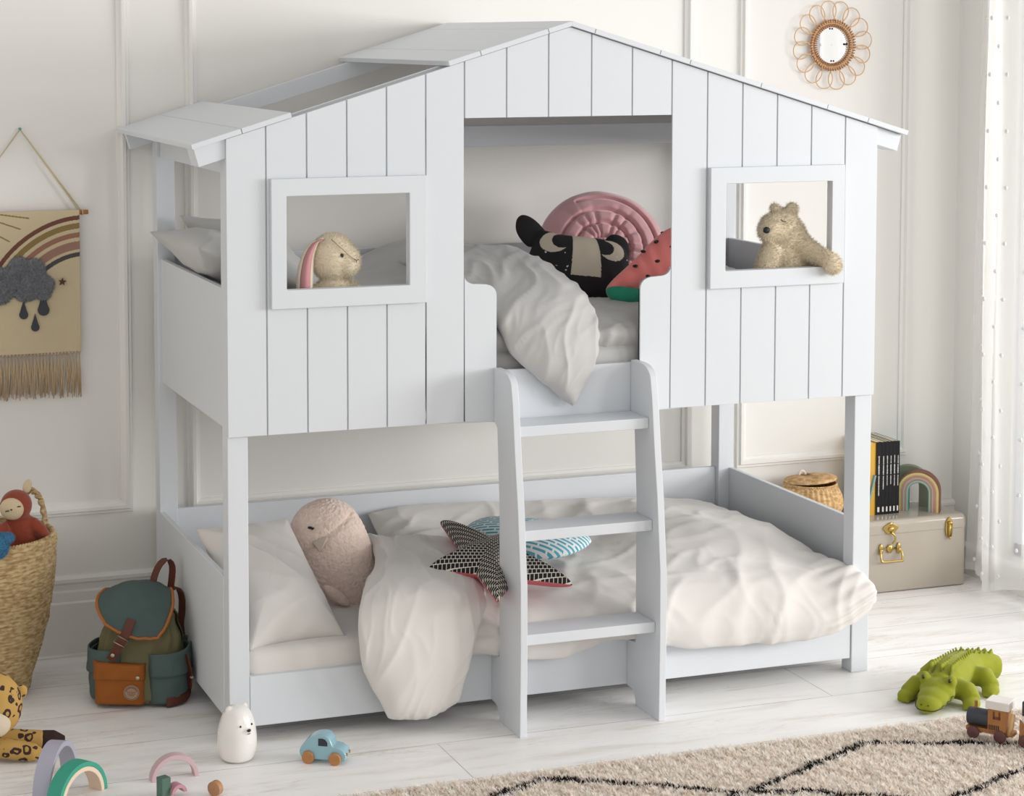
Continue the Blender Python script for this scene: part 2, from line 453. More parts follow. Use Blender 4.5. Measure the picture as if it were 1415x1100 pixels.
def door_cut(side):
    """outline of the plank beside the door, from its bottom to where it meets the opening"""
    p = [(.801, .873), (.801, 1.243)]
    for k in range(1, 8):
        a = math.pi / 2 * k / 8; p.append((.801 - .033 * (1 - math.cos(a)), 1.243 + .033 * math.sin(a)))
    p += [(.768, 1.277), (.74, 1.279)]
    for k in range(1, 8):
        a = math.pi / 2 * k / 8; p.append((.736 - .034 * math.sin(a), 1.279 + .024 * (1 - math.cos(a))))
    p += [(.7015, 1.305)]
    return p if side == 0 else [(BL - x, z) for x, z in p]
def front_panel():
    zb, g, sh = .879, .0022, .018
    G = [0, .113, .232, .349, .465, .583, .7, .831, .957, 1.095, 1.222, 1.35, 1.471, 1.587, 1.704, 1.819, 1.939, BL]
    G = [0] + [.113 + k * .1177 for k in range(6)] + [.831, .962, 1.098, 1.229] + [BL - .113 - k * .1177 for k in range(5, -1, -1)] + [BL]
    m = MB(); T = lambda x: rtop(x) - sh
    wz0, wz1 = 1.287, 1.5495
    for (gap, ya, yb) in ((g, -PT, -.0068), (0, -.0068, -.0005)):
        for a, b in zip(G, G[1:]):
            a2 = a + (gap if a > 0 else 0); b2 = b - (gap if b < BL else 0)
            mid = (a + b) / 2
            mir = mid > BL / 2
            A, B = (a2, b2) if not mir else (BL - b2, BL - a2)     # work on the left half
            polys = []
            if B < .12 or (.584 < A and B < .703): polys = [[(A, zb), (B, zb), (B, T(B)), (A, T(A))]]
            elif A < .167 < B: polys = [[(A, zb), (B, zb), (B, wz0), (.167, wz0), (.167, wz1), (B, wz1), (B, T(B)), (A, T(A))]]
            elif A > .45 and B < .6: polys = [[(A, zb), (B, zb), (B, T(B)), (A, T(A)), (A, wz1), (.528, wz1), (.528, wz0), (A, wz0)]]
            elif A < .45: polys = [[(A, zb), (B, zb), (B, wz0), (A, wz0)], [(A, wz1), (B, wz1), (B, T(B)), (A, T(A))]]
            elif A < .72:
                polys = [[(A, zb)] + door_cut(0), [(A, 1.758), (B, 1.758), (B, T(B)), (A, T(A))]]
            else:
                if a < BL / 2 < b: polys = [[(a2, 1.758), (b2, 1.758), (b2, T(b2)), (BL / 2, T(BL / 2)), (a2, T(a2))]]; mir = False
                else: polys = [[(A, 1.758), (B, 1.758), (B, T(B)), (A, T(A))]]
            for p in polys:
                if mir: p = [(BL - x, z) for x, z in p]
                m.prism(p, 'y', ya, yb)
    o = m.build('front_panel', PAINT, bed, smooth=False, bevel=.0006, seg=1)
    return o
front_panel()
for k in (0, 1):
    def X(a, b): return (a, b) if k == 0 else (BL - b, BL - a)
    m = MB(); x0, x1 = X(.1226, .58); i0, i1 = X(.1665, .5285); z0, z1, q0, q1 = 1.2345, 1.5986, 1.287, 1.5495
    vs = []
    for y in (-.031, -PT - .0003):
        vs += [(x0, y, z0), (x1, y, z0), (x1, y, z1), (x0, y, z1), (i0, y, q0), (i1, y, q0), (i1, y, q1), (i0, y, q1)]
    fs = []
    for o_, fl in ((0, 0), (8, 1)):
        for j in range(4): fs.append((o_ + j, o_ + (j + 1) % 4, o_ + 4 + (j + 1) % 4, o_ + 4 + j))
    for j in range(4):
        fs.append((j, (j + 1) % 4, 8 + (j + 1) % 4, 8 + j)); fs.append((4 + j, 4 + (j + 1) % 4, 12 + (j + 1) % 4, 12 + j))
    m.add(vs, fs).build('window_frame', PAINT, bed, smooth=False, bevel=.002)

def roof_piece(xa, xb, mirror, y0=-.026, y1=1.025, th=.015):
    c = 1 / math.sqrt(1 + RS * RS); nx, nzz = -RS * c * th, -c * th    # thickness goes down, normal to the slope
    za, zb = RZ0 + RS * (xa - RX0), RZ0 + RS * (xb - RX0)
    p = [(xa, za), (xb, zb), (xb - nx if xb < BL / 2 - .01 else xb, (zb + nzz) if xb < BL / 2 - .01 else zb - th / c), (xa - nx, za + nzz)]
    if mirror: p = [(BL - x, z) for x, z in p]
    return MB().prism(p, 'y', y0, y1)
for mir in (False, True):
    for name, cuts in (('eave_roof_boards', (RX0, .04, .181)), ('ridge_roof_boards', (.647, .745, .955, BL / 2))) + ((('middle_roof_boards', (.1825, .41, .645)),) if mir else ()):
        m = MB()
        for a, b in zip(cuts, cuts[1:]):
            q = roof_piece(a, b - (.0018 if b != cuts[-1] else 0), mir); m.add(q.v, q.f)
        m.build(name, PAINT, bed, smooth=False, bevel=.0012)
for y0 in (.0003, .93):
    for mir in (False, True):
        th, d = .0165, .052
        c = 1 / math.sqrt(1 + RS * RS)
        pts = []
        a, b = RX0 + .012, BL / 2
        za, zb = RZ0 + RS * (a - RX0) - th / c, RZ0 + RS * (b - RX0) - th / c
        p = [(a, za), (b, zb), (b, zb - d / c), (a + RS * c * d, za - c * d)]
        if mir: p = [(BL - x, z) for x, z in p]
        MB().prism(p, 'y', y0 + (.06 if y0 < .1 else 0), y0 + (.08 if y0 < .1 else .02)).build('roof_beam', PAINT, bed, smooth=False, bevel=.001)
        if y0 < .1:                                            # short stub of the front beam out to the eave
            p = [(a, za), (.0, RZ0 + RS * (0 - RX0) - th / c), (.0, RZ0 + RS * (0 - RX0) - (th + d) / c), (a + RS * c * d, za - c * d)]
            if mir: p = [(BL - x, z) for x, z in p]
            MB().prism(p, 'y', -.004, .06).build('eave_beam_end', PAINT, bed, smooth=False, bevel=.001)
for x0 in (.012, BL - .03):
    MB().box(x0, x0 + .018, PW + .002, BD - PW - .002, 1.61, 1.70).build('side_header', PAINT, bed, smooth=False, bevel=.0015)
    MB().box(x0, x0 + .018, PW, BD - PW, .888, 1.285).build('upper_side_panel', PAINT, bed, smooth=False, bevel=.0025)
    MB().box(x0 - (.013 if x0 < 1 else -.013), x0 + .018 - (.013 if x0 < 1 else -.013), PW, BD - PW, .064, .47).build('lower_end_board', PAINT, bed, smooth=False, bevel=.0025)
MB().box(PW, BL - PW, .915, .933, .888, 1.293).build('upper_guard_rail', PAINT, bed, smooth=False, bevel=.002)
MB().box(PW, BL - PW, .935, .952, 1.62, 1.69).build('back_tie_beam', PAINT, bed, smooth=False, bevel=.002)
MB().box(PW, BL - PW, .915, .933, .064, .472).build('lower_back_rail', PAINT, bed, smooth=False, bevel=.002)
MB().box(PW + .002, BL - PW - .002, .004, .024, .0455, .19).build('lower_front_rail', PAINT, bed, smooth=False, bevel=.002)
MB().box(.03, BL - .03, .062, .914, .905, .925).build('upper_mattress_base', PAINT, bed, smooth=False)
MB().box(.03, BL - .03, .062, .914, .085, .105).build('lower_mattress_base', PAINT, bed, smooth=False)

# ------------------------------------------------------------------ ladder
lad = thing('bunk_ladder', 'white wooden ladder with three wide treads leaning under the doorway of the bunk', 'ladder', (1.02, -.1, 0))
def LP(m): m.v = [(x - 1.02, y + .1, z) for x, y, z in m.v]; return m
stile = [(-.059, 0), (-.217, 0), (-.221, .25), (-.2195, .44), (-.197, .655), (-.177, .785), (-.157, .945), (-.147, .99)]
for k in range(1, 7):
    a = math.pi / 2 * k / 7; stile.append((-.147 + .07 * (1 - math.cos(a)) , .99 + .043 * math.sin(a)))
stile += [(-.07, 1.033), (-.0135, 1.033), (-.0135, .876), (-.038, .86), (-.056, .63), (-.056, .19), (.0025, .185), (.0025, .044)]
for k in range(1, 7):
    a = math.pi / 2 * k / 7; stile.append((-.018 - .038 * math.sin(a), .044 - .033 * (1 - math.cos(a))))
LP(MB().prism(stile, 'x', .793, .8145)).build('stile', PAINT, lad, smooth=False, bevel=.002)
LP(MB().prism(stile, 'x', 1.229, 1.2505)).build('stile', PAINT, lad, smooth=False, bevel=.002)
for (ya, yb, zt) in ((-.139, -.014, .88), (-.167, -.05, .584), (-.190, -.073, .288)):
    LP(MB().box(.815, 1.2285, ya, yb, zt - .031, zt)).build('tread', PAINT, lad, smooth=False, bevel=.002)
LP(MB().box(.803, 1.2565, -.0115, .006, .872, 1.0245)).build('top_board', PAINT, lad, smooth=False, bevel=.0015)

# ------------------------------------------------------------------ bedding
WHITE = mat('white_cotton', 'DBD7D3', .75, bump=(220, .12), sheen=.2)
SHEET = mat('sheet_cotton', 'E2DDD9', .8, bump=(200, .1))
GREYC = mat('grey_cotton', 'BDBCBB', .7, bump=(220, .12), sheen=.25)
def mattress(name, label, z0, z1, m, x0=.045, x1=2.015, y0=.026, y1=.912):
    mb = MB(); n = 6
    ring = []
    r = .05
    for (cx, cy, a0) in ((x1 - r, y0 + r, -90), (x1 - r, y1 - r, 0), (x0 + r, y1 - r, 90), (x0 + r, y0 + r, 180)):
        for k in range(n + 1):
            a = math.radians(a0 + 90 * k / n); ring.append((cx, cy, math.cos(a), math.sin(a)))
    prof = [(r - .03, z0), (r, z0 + .02), (r + .004, (z0 + z1) / 2), (r, z1 - .022), (r - .01, z1 - .006), (r - .03, z1)]
    vs = []; fs = []; N = len(ring)
    for (rr, z) in prof: vs += [(cx + c * rr, cy + s * rr, z + .003 * nz(cx * 4, cy * 4, z)) for cx, cy, c, s in ring]
    for j in range(len(prof) - 1):
        for k in range(N): fs.append((j * N + k, j * N + (k + 1) % N, (j + 1) * N + (k + 1) % N, (j + 1) * N + k))
    fs.append(list(range(N))[::-1]); fs.append([(len(prof) - 1) * N + k for k in range(N)])
    o = mb.add(vs, fs).build(name, m, sharp=60)
    tag(o, label, 'mattress'); return o
mattress('mattress', 'pale mattress with fitted sheet on the lower bunk', .106, .256, SHEET)
mattress('mattress', 'mattress under the grey bedding on the upper bunk', .926, 1.075, GREYC)

def wrinkle(scale, amp, ang=0., stretch=3., seed=0., power=2.):
    ca, sa = math.cos(ang), math.sin(ang)
    def f(x, y):
        # warp, then stretched ridges
        wx = .06 * nz(x * 5, y * 5, seed); wy = .06 * nz(x * 5 + 9, y * 5, seed)
        X = (x * ca + y * sa + wx) * scale / stretch; Y = (-x * sa + y * ca + wy) * scale
        return amp * (max(0, ridge(X, Y, seed)) ** power)
    return f
lowduv = MB()
w1 = wrinkle(10, .0075, .5, 3.6, 1., 4.); w2 = wrinkle(24, .0025, -.3, 3.5, 4., 3.); w3 = wrinkle(5, .009, 1.3, 3, 8., 3.)
def wr_main(u, v, p):
    d = w1(p[0], p[1]) + w2(p[0], p[1]) + w3(p[0], p[1] + p[2]) + .010 * nz(p[0] * 4, p[1] * 4)
    if u > .86: d += .007 * math.sin(v * 95 + 3 * nz(v * 9, 2)) * (u - .86) / .14
    return (d - .012) * (1 if p[1] < .8 else .6)
def col(x, zt, z0, yo=-.05, back=.9, h=0., zb=None):
    """one cross-section of the quilt from the wall side to its hanging front edge"""
    return [(x[0], back, zb or zt - .02), (x[0], .74, zt - .015 + h * .4), (x[0], .52, zt - .02 + h), (x[1], .30, zt - .02 + h), (x[1], .12, zt - .045), (x[1], .0, zt - .08),
            (x[2], yo, (zt - .09) * .55 + z0 * .45), (x[2], yo - .004, z0 + .035), (x[2], yo + .014, z0)]
main = [col((.70, .50, .50), .37, .25, .04, .89, 0, .41),
        col((.80, .62, .62), .385, .20, -.02, .895, .0, .42),
        col((.95, .80, .79), .38, .19, -.035, .9, .005, .425),
        col((1.12, 1.0, .98), .38, .165, -.045, .9, -.01, .415),
        col((1.28, 1.22, 1.21), .385, .195, -.04, .9, -.005, .40),
        col((1.46, 1.43, 1.42), .395, .150, -.055, .9, .02, .39),
        col((1.65, 1.65, 1.64), .395, .145, -.06, .9, .03, .375),
        col((1.83, 1.86, 1.86), .375, .150, -.065, .895, .03, .36),
        [(1.97, .87, .335), (1.975, .74, .335), (1.985, .52, .335), (1.992, .30, .325), (2.0, .12, .33), (2.012, .0, .335), (2.045, -.058, .29), (2.05, -.062, .245), (2.03, -.05, .215)]]
soft_sheet(lowduv, main, 190, 120, .05, wr_main, .07)
fold = [[(0.600, 0.620, 0.407), (0.560, 0.400, 0.412), (0.500, 0.220, 0.407), (0.425, 0.080, 0.390), (0.372, -0.030, 0.340), (0.364, -0.062, 0.270), (0.375, -0.066, 0.200), (0.430, -0.060, 0.100), (0.452, -0.050, 0.050)],
        [(0.680, 0.600, 0.395), (0.630, 0.400, 0.405), (0.575, 0.220, 0.410), (0.520, 0.080, 0.415), (0.460, -0.050, 0.380), (0.435, -0.095, 0.290), (0.440, -0.100, 0.200), (0.475, -0.090, 0.100), (0.500, -0.060, 0.040)],
        [(0.760, 0.580, 0.400), (0.710, 0.400, 0.410), (0.660, 0.220, 0.415), (0.610, 0.080, 0.415), (0.570, -0.060, 0.380), (0.545, -0.105, 0.290), (0.530, -0.110, 0.200), (0.540, -0.095, 0.100), (0.560, -0.060, 0.036)],
        [(0.830, 0.550, 0.395), (0.800, 0.380, 0.405), (0.755, 0.220, 0.405), (0.710, 0.080, 0.400), (0.680, -0.050, 0.365), (0.650, -0.095, 0.290), (0.625, -0.100, 0.200), (0.610, -0.085, 0.110), (0.615, -0.055, 0.052)],
        [(0.900, 0.500, 0.385), (0.880, 0.360, 0.390), (0.840, 0.210, 0.380), (0.800, 0.080, 0.370), (0.765, -0.020, 0.340), (0.722, -0.062, 0.280), (0.695, -0.070, 0.200), (0.672, -0.065, 0.120), (0.660, -0.050, 0.075)]]
f1 = wrinkle(9, .008, 1.35, 4, 11., 4.); f2 = wrinkle(24, .0028, 1.2, 4, 14., 3.)
def wr_fold(u, v, p):
    d = f1(p[0], p[2] + p[1]) + f2(p[0], p[2] + p[1]) + .01 * nz(p[0] * 6, p[2] * 6, 3) - .008
    if v > .9: d += .006 * nz(u * 14, v * 3, 7) * (v - .9) * 10
    return d
soft_sheet(lowduv, fold, 90, 130, .055, wr_fold, .10)
o = lowduv.build('duvet', WHITE)
tag(o, 'crumpled white duvet on the lower bunk, one corner hanging to the floor', 'duvet')

def pillow(name, label, a, b, T, loc, M, m, seed=0., bend=None):
    w_ = wrinkle(13, .004, .7, 3.4, seed, 3.); w2_ = wrinkle(8, .007, 2.2, 3.5, seed + 5, 3.)
    mb = cushion_mb(pillow_outline(a, b, 128, .055), T, 26, 2.4, .6, lambda x, y, r, s: s * (w_(x, y) + w2_(x, y) - .006), box=(a * 1.04, b * 1.04))
    if bend: mb.v = [bend(*p) for p in mb.v]
    o = mb.build(name, m)
    tag(o, label, 'pillow'); o.matrix_world = M if M else Matrix.Identity(4); o.location = loc
    return o
def basis(x, y, loc=(0, 0, 0)):
    x = Vector(x).normalized(); z = x.cross(Vector(y)).normalized(); y = z.cross(x)
    M = Matrix((x, y, z)).transposed().to_4x4(); M.translation = loc
    return M
def bend1(x, y, z): return (x, y, z - .55 * y * y + .1 * x * y)
pillow('pillow', 'plump white pillow leaning on the left end of the lower bunk', .245, .150, .095, (.190, .265, .385), basis((.06, -.42, -.27), (.26, .05, .01)), WHITE, 2.)
pillow('pillow', 'grey pillow poking over the left side of the upper bunk', .33, .21, .075, (.16, .50, 1.31), basis((0, -1, .02), (-.9, 0, .35)), GREYC, 3.)
pillow('pillow', 'grey pillow propped upright behind the left house window of the upper bunk', .27, .19, .07, (.26, .62, 1.30), basis((.2, -1, 0), (-.75, 0, .65)), GREYC, 9.)

upduv = MB()
g1 = wrinkle(9, .010, .4, 3, 21., 3.); g2 = wrinkle(22, .0035, 2.0, 3, 24., 3.)
def ucol(x, z, zf, yf=.045):
    return [(x, .90, z[0]), (x, .72, z[1]), (x, .52, z[2]), (x, .32, z[3]), (x, .16, z[4]), (x, yf + .015, (z[4] * .6 + zf * .4)), (x, yf, zf + .05), (x, yf + .03, zf)]
umain = [ucol(.40, (1.16, 1.18, 1.18, 1.17, 1.14), 1.06),
         ucol(.62, (1.24, 1.25, 1.24, 1.20, 1.16), 1.06),
         ucol(.82, (1.30, 1.32, 1.285, 1.22, 1.16), 1.05),
         ucol(1.0, (1.28, 1.29, 1.26, 1.20, 1.15), 1.045),
         ucol(1.16, (1.19, 1.18, 1.165, 1.16, 1.165), 1.045),
         ucol(1.32, (1.16, 1.16, 1.155, 1.15, 1.155), 1.045),
         ucol(1.55, (1.20, 1.20, 1.19, 1.18, 1.16), 1.05),
         ucol(1.78, (1.23, 1.22, 1.20, 1.18, 1.15), 1.06),
         ucol(1.98, (1.18, 1.18, 1.17, 1.15, 1.12), 1.06)]
soft_sheet(upduv, umain, 150, 90, .05, lambda u, v, p: g1(p[0], p[1] + p[2]) + g2(p[0], p[1] + p[2]) + .01 * nz(p[0] * 5, p[1] * 5, 5) - .012, .08)
ulobe = [[(0.700, 0.620, 1.275), (0.700, 0.450, 1.290), (0.720, 0.280, 1.270), (0.755, 0.150, 1.225), (0.800, 0.050, 1.177), (0.825, 0.012, 1.126), (0.845, -0.012, 1.070), (0.900, -0.025, 1.020), (0.999, -0.030, 0.945), (1.025, -0.030, 0.918)],
         [(0.780, 0.600, 1.290), (0.790, 0.440, 1.310), (0.820, 0.280, 1.295), (0.850, 0.140, 1.240), (0.880, 0.030, 1.190), (0.895, -0.020, 1.127), (0.915, -0.045, 1.070), (0.955, -0.050, 1.010), (1.013, -0.045, 0.940), (1.027, -0.038, 0.914)],
         [(0.880, 0.580, 1.300), (0.890, 0.430, 1.320), (0.920, 0.280, 1.305), (0.945, 0.140, 1.255), (0.965, 0.030, 1.206), (0.975, -0.030, 1.140), (0.985, -0.055, 1.080), (1.000, -0.058, 1.010), (1.023, -0.050, 0.940), (1.029, -0.040, 0.911)],
         [(0.970, 0.550, 1.305), (0.990, 0.410, 1.320), (1.010, 0.280, 1.305), (1.030, 0.150, 1.265), (1.050, 0.045, 1.218), (1.055, -0.010, 1.155), (1.055, -0.045, 1.090), (1.052, -0.050, 1.020), (1.034, -0.044, 0.945), (1.031, -0.038, 0.913)],
         [(1.050, 0.500, 1.280), (1.070, 0.380, 1.290), (1.095, 0.260, 1.270), (1.115, 0.160, 1.240), (1.125, 0.070, 1.200), (1.130, 0.020, 1.155), (1.120, -0.012, 1.100), (1.095, -0.030, 1.030), (1.045, -0.034, 0.955), (1.033, -0.034, 0.918)]]
u1 = wrinkle(10, .007, 1.2, 4.0, 31., 4.); u2 = wrinkle(26, .0026, 1.0, 4, 34., 3.)
def wr_lobe(u, v, p):
    d = u1(p[0], p[2] + p[1]) + u2(p[0], p[2] + p[1]) - .006
    if u > .9: d += .004 * math.sin(v * 90) * (u - .9) * 10
    if v > .85: d *= .4
    return d
soft_sheet(upduv, ulobe, 80, 110, .045, wr_lobe, .10, lambda u, v: 1 - .75 * max(0, (v - .72) / .28) ** 1.3)
o = upduv.build('duvet', GREYC)
tag(o, 'grey duvet spilling out of the doorway of the upper bunk', 'duvet')

# ------------------------------------------------------------------ scatter cushions
# walrus-like fleece cushion
FLEECE = mat('pink_fleece', 'F3DCD0', .95, bump=(140, .9), vary=.12, vscale=90, sheen=.4, dist=.006)
FLEECE_T = mat('tusk_felt', 'CDBDB0', .9, bump=(200, .3))
BLACK = mat('black_thread', '17161A', .6)
wal = thing('walrus_cushion', 'egg-shaped pink fleece walrus cushion propped between the pillow and the duvet', 'cushion', (.520, .425, .212), (math.radians(-14), math.radians(-21), math.radians(-8)))
mb = MB(); vs = []
prof = smooth_path([(0, 0), (.055, .006), (.088, .05), (.107, .13), (.113, .20), (.110, .26), (.094, .315), (.06, .352), (.02, .366), (0, .367)], 100)
seg = 90
for (r, z) in prof[1:-1]:
    for k in range(seg):
        a = 2 * math.pi * k / seg
        q = r * (1 + .02 * nz(math.cos(a) * 2, math.sin(a) * 2, z * 9))
        crease = -.013 * math.exp(-((z - (.258 + .032 * math.cos(a))) / .008) ** 2) * (1 if abs(((a + math.pi * .5 + .3 + math.pi) % (2 * math.pi)) - math.pi) < 1.4 else 0)
        q += crease
        vs.append((q * math.cos(a), q * .72 * math.sin(a), z))
n = len(prof) - 2; fs = []
for j in range(n - 1):
    for k in range(seg): fs.append((j * seg + k, j * seg + (k + 1) % seg, (j + 1) * seg + (k + 1) % seg, (j + 1) * seg + k))
fs.append(list(range(seg))[::-1]); fs.append([(n - 1) * seg + k for k in range(seg)])
body = mb.add(vs, fs).build('body', FLEECE, wal)
sd = body.modifiers.new('sub', 'SUBSURF'); sd.levels = sd.render_levels = 1
t = bpy.data.textures.new('curls', 'CLOUDS'); t.noise_scale = .008; t.noise_depth = 1
d = body.modifiers.new('fleece', 'DISPLACE'); d.texture = t; d.strength = .006; d.mid_level = .5; d.texture_coords = 'LOCAL'
fl = MB().ell((-.045, -.088, .085), (.017, .014, .048), (0.1, -.55, 0)).build('flipper', FLEECE, wal)
wal.scale = (1.05, 1.05, 1.02)
MB().add([(x + .026, y - .006, z - .004) for x, y, z in [(-.075, -.075, .262), (-.030, -.090, .262), (-.067, -.094, .228), (-.055, -.07, .262), (-.075, -.068, .25), (-.03, -.08, .25), (-.067, -.08, .23)]],
         [(0, 1, 2), (3, 4, 0, 1), (4, 6, 2, 0), (5, 1, 2, 6), (3, 1, 5)]).build('tusk', FLEECE_T, wal, smooth=False)
MB().ell((-.040, -.0765, .300), (.007, .005, .004), (0, .4, -.2), 10, 8).ell((-.034, -.078, .294), (.005, .005, .003), (0, -.2, -.2), 10, 8).build('eye', BLACK, wal)

# star cushion
def star_cushion():
    tips = [(.622, .076), (.807, .49), (1.03, .33), (.998, -.126), (.723, -.225)]
    c = (sum(t[0] for t in tips) / 5, sum(t[1] for t in tips) / 5)
    poly = []
    for i in range(5):
        a, b = tips[i], tips[(i + 1) % 5]
        poly.append((a[0] - c[0], a[1] - c[1])); m = ((a[0] + b[0]) / 2 - c[0], (a[1] + b[1]) / 2 - c[1])
        poly.append((m[0] * .55, m[1] * .55))
    if True:
        area_ = sum(poly[i][0] * poly[(i + 1) % 10][1] - poly[(i + 1) % 10][0] * poly[i][1] for i in range(10))
        if area_ < 0: poly = poly[::-1]
    out = resample(poly, 240)
    mb = cushion_mb(out, .062, 22, 1.7, .62, tb=.045)
    def pat(m):
        nt = m.node_tree; b = nt.nodes['Principled BSDF']; L = nt.links.new
        tc = nt.nodes.new('ShaderNodeTexCoord'); sx = nt.nodes.new('ShaderNodeSeparateXYZ')
        mp = nt.nodes.new('ShaderNodeMapping'); mp.inputs['Rotation'].default_value = (0, 0, .35); L(tc.outputs['Object'], mp.inputs[0]); 
        br = nt.nodes.new('ShaderNodeTexBrick'); L(mp.outputs[0], br.inputs['Vector']); br.offset = .5
        for k, v in (('Scale', 1), ('Mortar Size', .0010), ('Mortar Smooth', .0), ('Brick Width', .0125), ('Row Height', .0125)): br.inputs[k].default_value = v
        br.inputs['Color1'].default_value = br.inputs['Color2'].default_value = (*lin('161417'), 1); br.inputs['Mortar'].default_value = (*lin('D9D2C6'), 1)
        L(br.outputs['Color'], b.inputs['Base Color'])
    top = mat('star_print', 'FFFFFF', .85, bump=(200, .2)); pat(top)
    under = mat('coral_felt', 'C9646A', .85, bump=(200, .2))
    mb.m = [0] * len(mb.f)
    st = thing('star_cushion', 'black and cream speckled star cushion with coral underside on the lower duvet', 'cushion', (c[0], c[1], .428), (math.radians(5), math.radians(2), 0))
    up = MB(); dn = MB()
    for f in mb.f:
        z = sum(mb.v[i][2] for i in f) / len(f)
        (up if z > -.0005 and not all(mb.v[i][2] <= 0 for i in f) else dn).f.append(f)
    for q, nm, mm in ((up, 'top_cover', top), (dn, 'underside', under)):
        used = sorted({i for f in q.f for i in f}); ix = {a: b for b, a in enumerate(used)}
        q.v = [mb.v[i] for i in used]; q.f = [[ix[i] for i in f] for f in q.f]; q.m = [0] * len(q.f)
        q.build(nm, mm, st, recalc=False)
    P2(st.children[1], label='coral red underside')
    return st
star_cushion()

# blue cushion with a dashed brick print, a fish shape mostly hidden
def blue_cushion():
    m = mat('blue_print', 'FFFFFF', .85, bump=(200, .2)); nt = m.node_tree; b = nt.nodes['Principled BSDF']; L = nt.links.new
    tc = nt.nodes.new('ShaderNodeTexCoord'); mp = nt.nodes.new('ShaderNodeMapping'); mp.inputs['Rotation'].default_value = (0, 0, -.05); L(tc.outputs['Object'], mp.inputs[0])
    br = nt.nodes.new('ShaderNodeTexBrick'); L(mp.outputs[0], br.inputs['Vector']); br.offset = .37
    for k, v in (('Scale', 1), ('Mortar Size', .0032), ('Mortar Smooth', 0), ('Brick Width', .048), ('Row Height', .0125)): br.inputs[k].default_value = v
    br.inputs['Color1'].default_value = (*lin('4FA3BC'), 1); br.inputs['Color2'].default_value = (*lin('5FB2C9'), 1); br.inputs['Mortar'].default_value = (*lin('E8F0F0'), 1)
    L(br.outputs['Color'], b.inputs['Base Color'])
    pts = [(.235, -.02), (.245, .06), (.16, .105), (.06, .115), (-.04, .10), (-.13, .085), (-.20, .06), (-.225, 0), (-.19, -.06), (-.11, -.10), (0, -.125), (.10, -.12), (.18, -.09)]
    pts = [(x * .88, y * .88) for x, y in pts]
    out = smooth_path(pts[::-1], 120, True)
    a_ = sum(out[i][0] * out[(i + 1) % 120][1] - out[(i + 1) % 120][0] * out[i][1] for i in range(120))
    if a_ < 0: out = out[::-1]
    mb = cushion_mb(out, .055, 16, 2, .55, tb=.03)
    o = mb.build('blue_cushion', m)
    o.matrix_world = basis((.62, -.72, -.02), (.8, .6, .25), (1.02, .33, .432))
    tag(o, 'blue and white dashed-print cushion behind the star cushion', 'cushion')
blue_cushion()

# pink velvet shell cushion: a coiled round cushion with pleats radiating from the middle
VELVET = mat('pink_velvet', 'D9A3A8', .8, bump=(60, .1), sheen=.9, vary=.06, vscale=20)
def swirl_cushion():
    mb = MB(); R = .222; nu, nv = 220, 70
    def h(r, a):
        q = max(0, 1 - (r / R) ** 2.6) ** .5 * .085
        # three coils
        for k_ in range(4):
            rr = .030 + .048 * (k_ + a / (2 * math.pi)); wd, dp = .006, .020
            if rr > R * .86: continue
            q -= dp * math.exp(-((r - rr) / wd) ** 2) * (1 if r > 0 else 0)
        pl = (.5 + .5 * math.sin(a * 17 + 5 * nz(math.cos(a) * 1.5, math.sin(a) * 1.5, 3) + r * 14)) ** 3
        q -= .010 * pl * math.exp(-((r - .09) / .055) ** 2)
        q += .006 * nz(math.cos(a) * r * 14, math.sin(a) * r * 14, 2)
        q -= .03 * math.exp(-(r / .03) ** 2)
        return q
    vs = []; fs = []
    for s in (1, -1):
        for j in range(nv):
            r = R * (1 - (j / nv) ** 1.3) if s == 1 else R * (1 - ((j + 1) / nv) ** 1.3)
            if s == -1 and j == nv - 1: break
            for i in range(nu):
                a = 2 * math.pi * i / nu
                z = h(r, a) if s == 1 else -max(0, 1 - (r / R) ** 2.6) ** .5 * .06
                vs.append((r * math.cos(a), r * math.sin(a), z))
    for j in range(nv - 1):
        for i in range(nu): fs.append((j * nu + i, j * nu + (i + 1) % nu, (j + 1) * nu + (i + 1) % nu, (j + 1) * nu + i))
    c1 = len(vs); vs += [(0, 0, h(0, 0)), (0, 0, -.06)]
    for i in range(nu): fs.append(((nv - 1) * nu + i, (nv - 1) * nu + (i + 1) % nu, c1))
    prev = 0
    for j in range(nv - 1):
        b = nv * nu + j * nu
        for i in range(nu): fs.append((prev + i, b + i, b + (i + 1) % nu, prev + (i + 1) % nu))
        prev = b
    for i in range(nu): fs.append((prev + i, c1 + 1, prev + (i + 1) % nu))
    o = mb.add(vs, fs).build('shell_cushion', VELVET)
    o.matrix_world = basis((1, -.28, -.18), (.12, .42, 1), (1.46, .70, 1.265))
    tag(o, 'round pink velvet cushion with pleated coils leaning at the back of the upper bunk', 'cushion')
swirl_cushion()

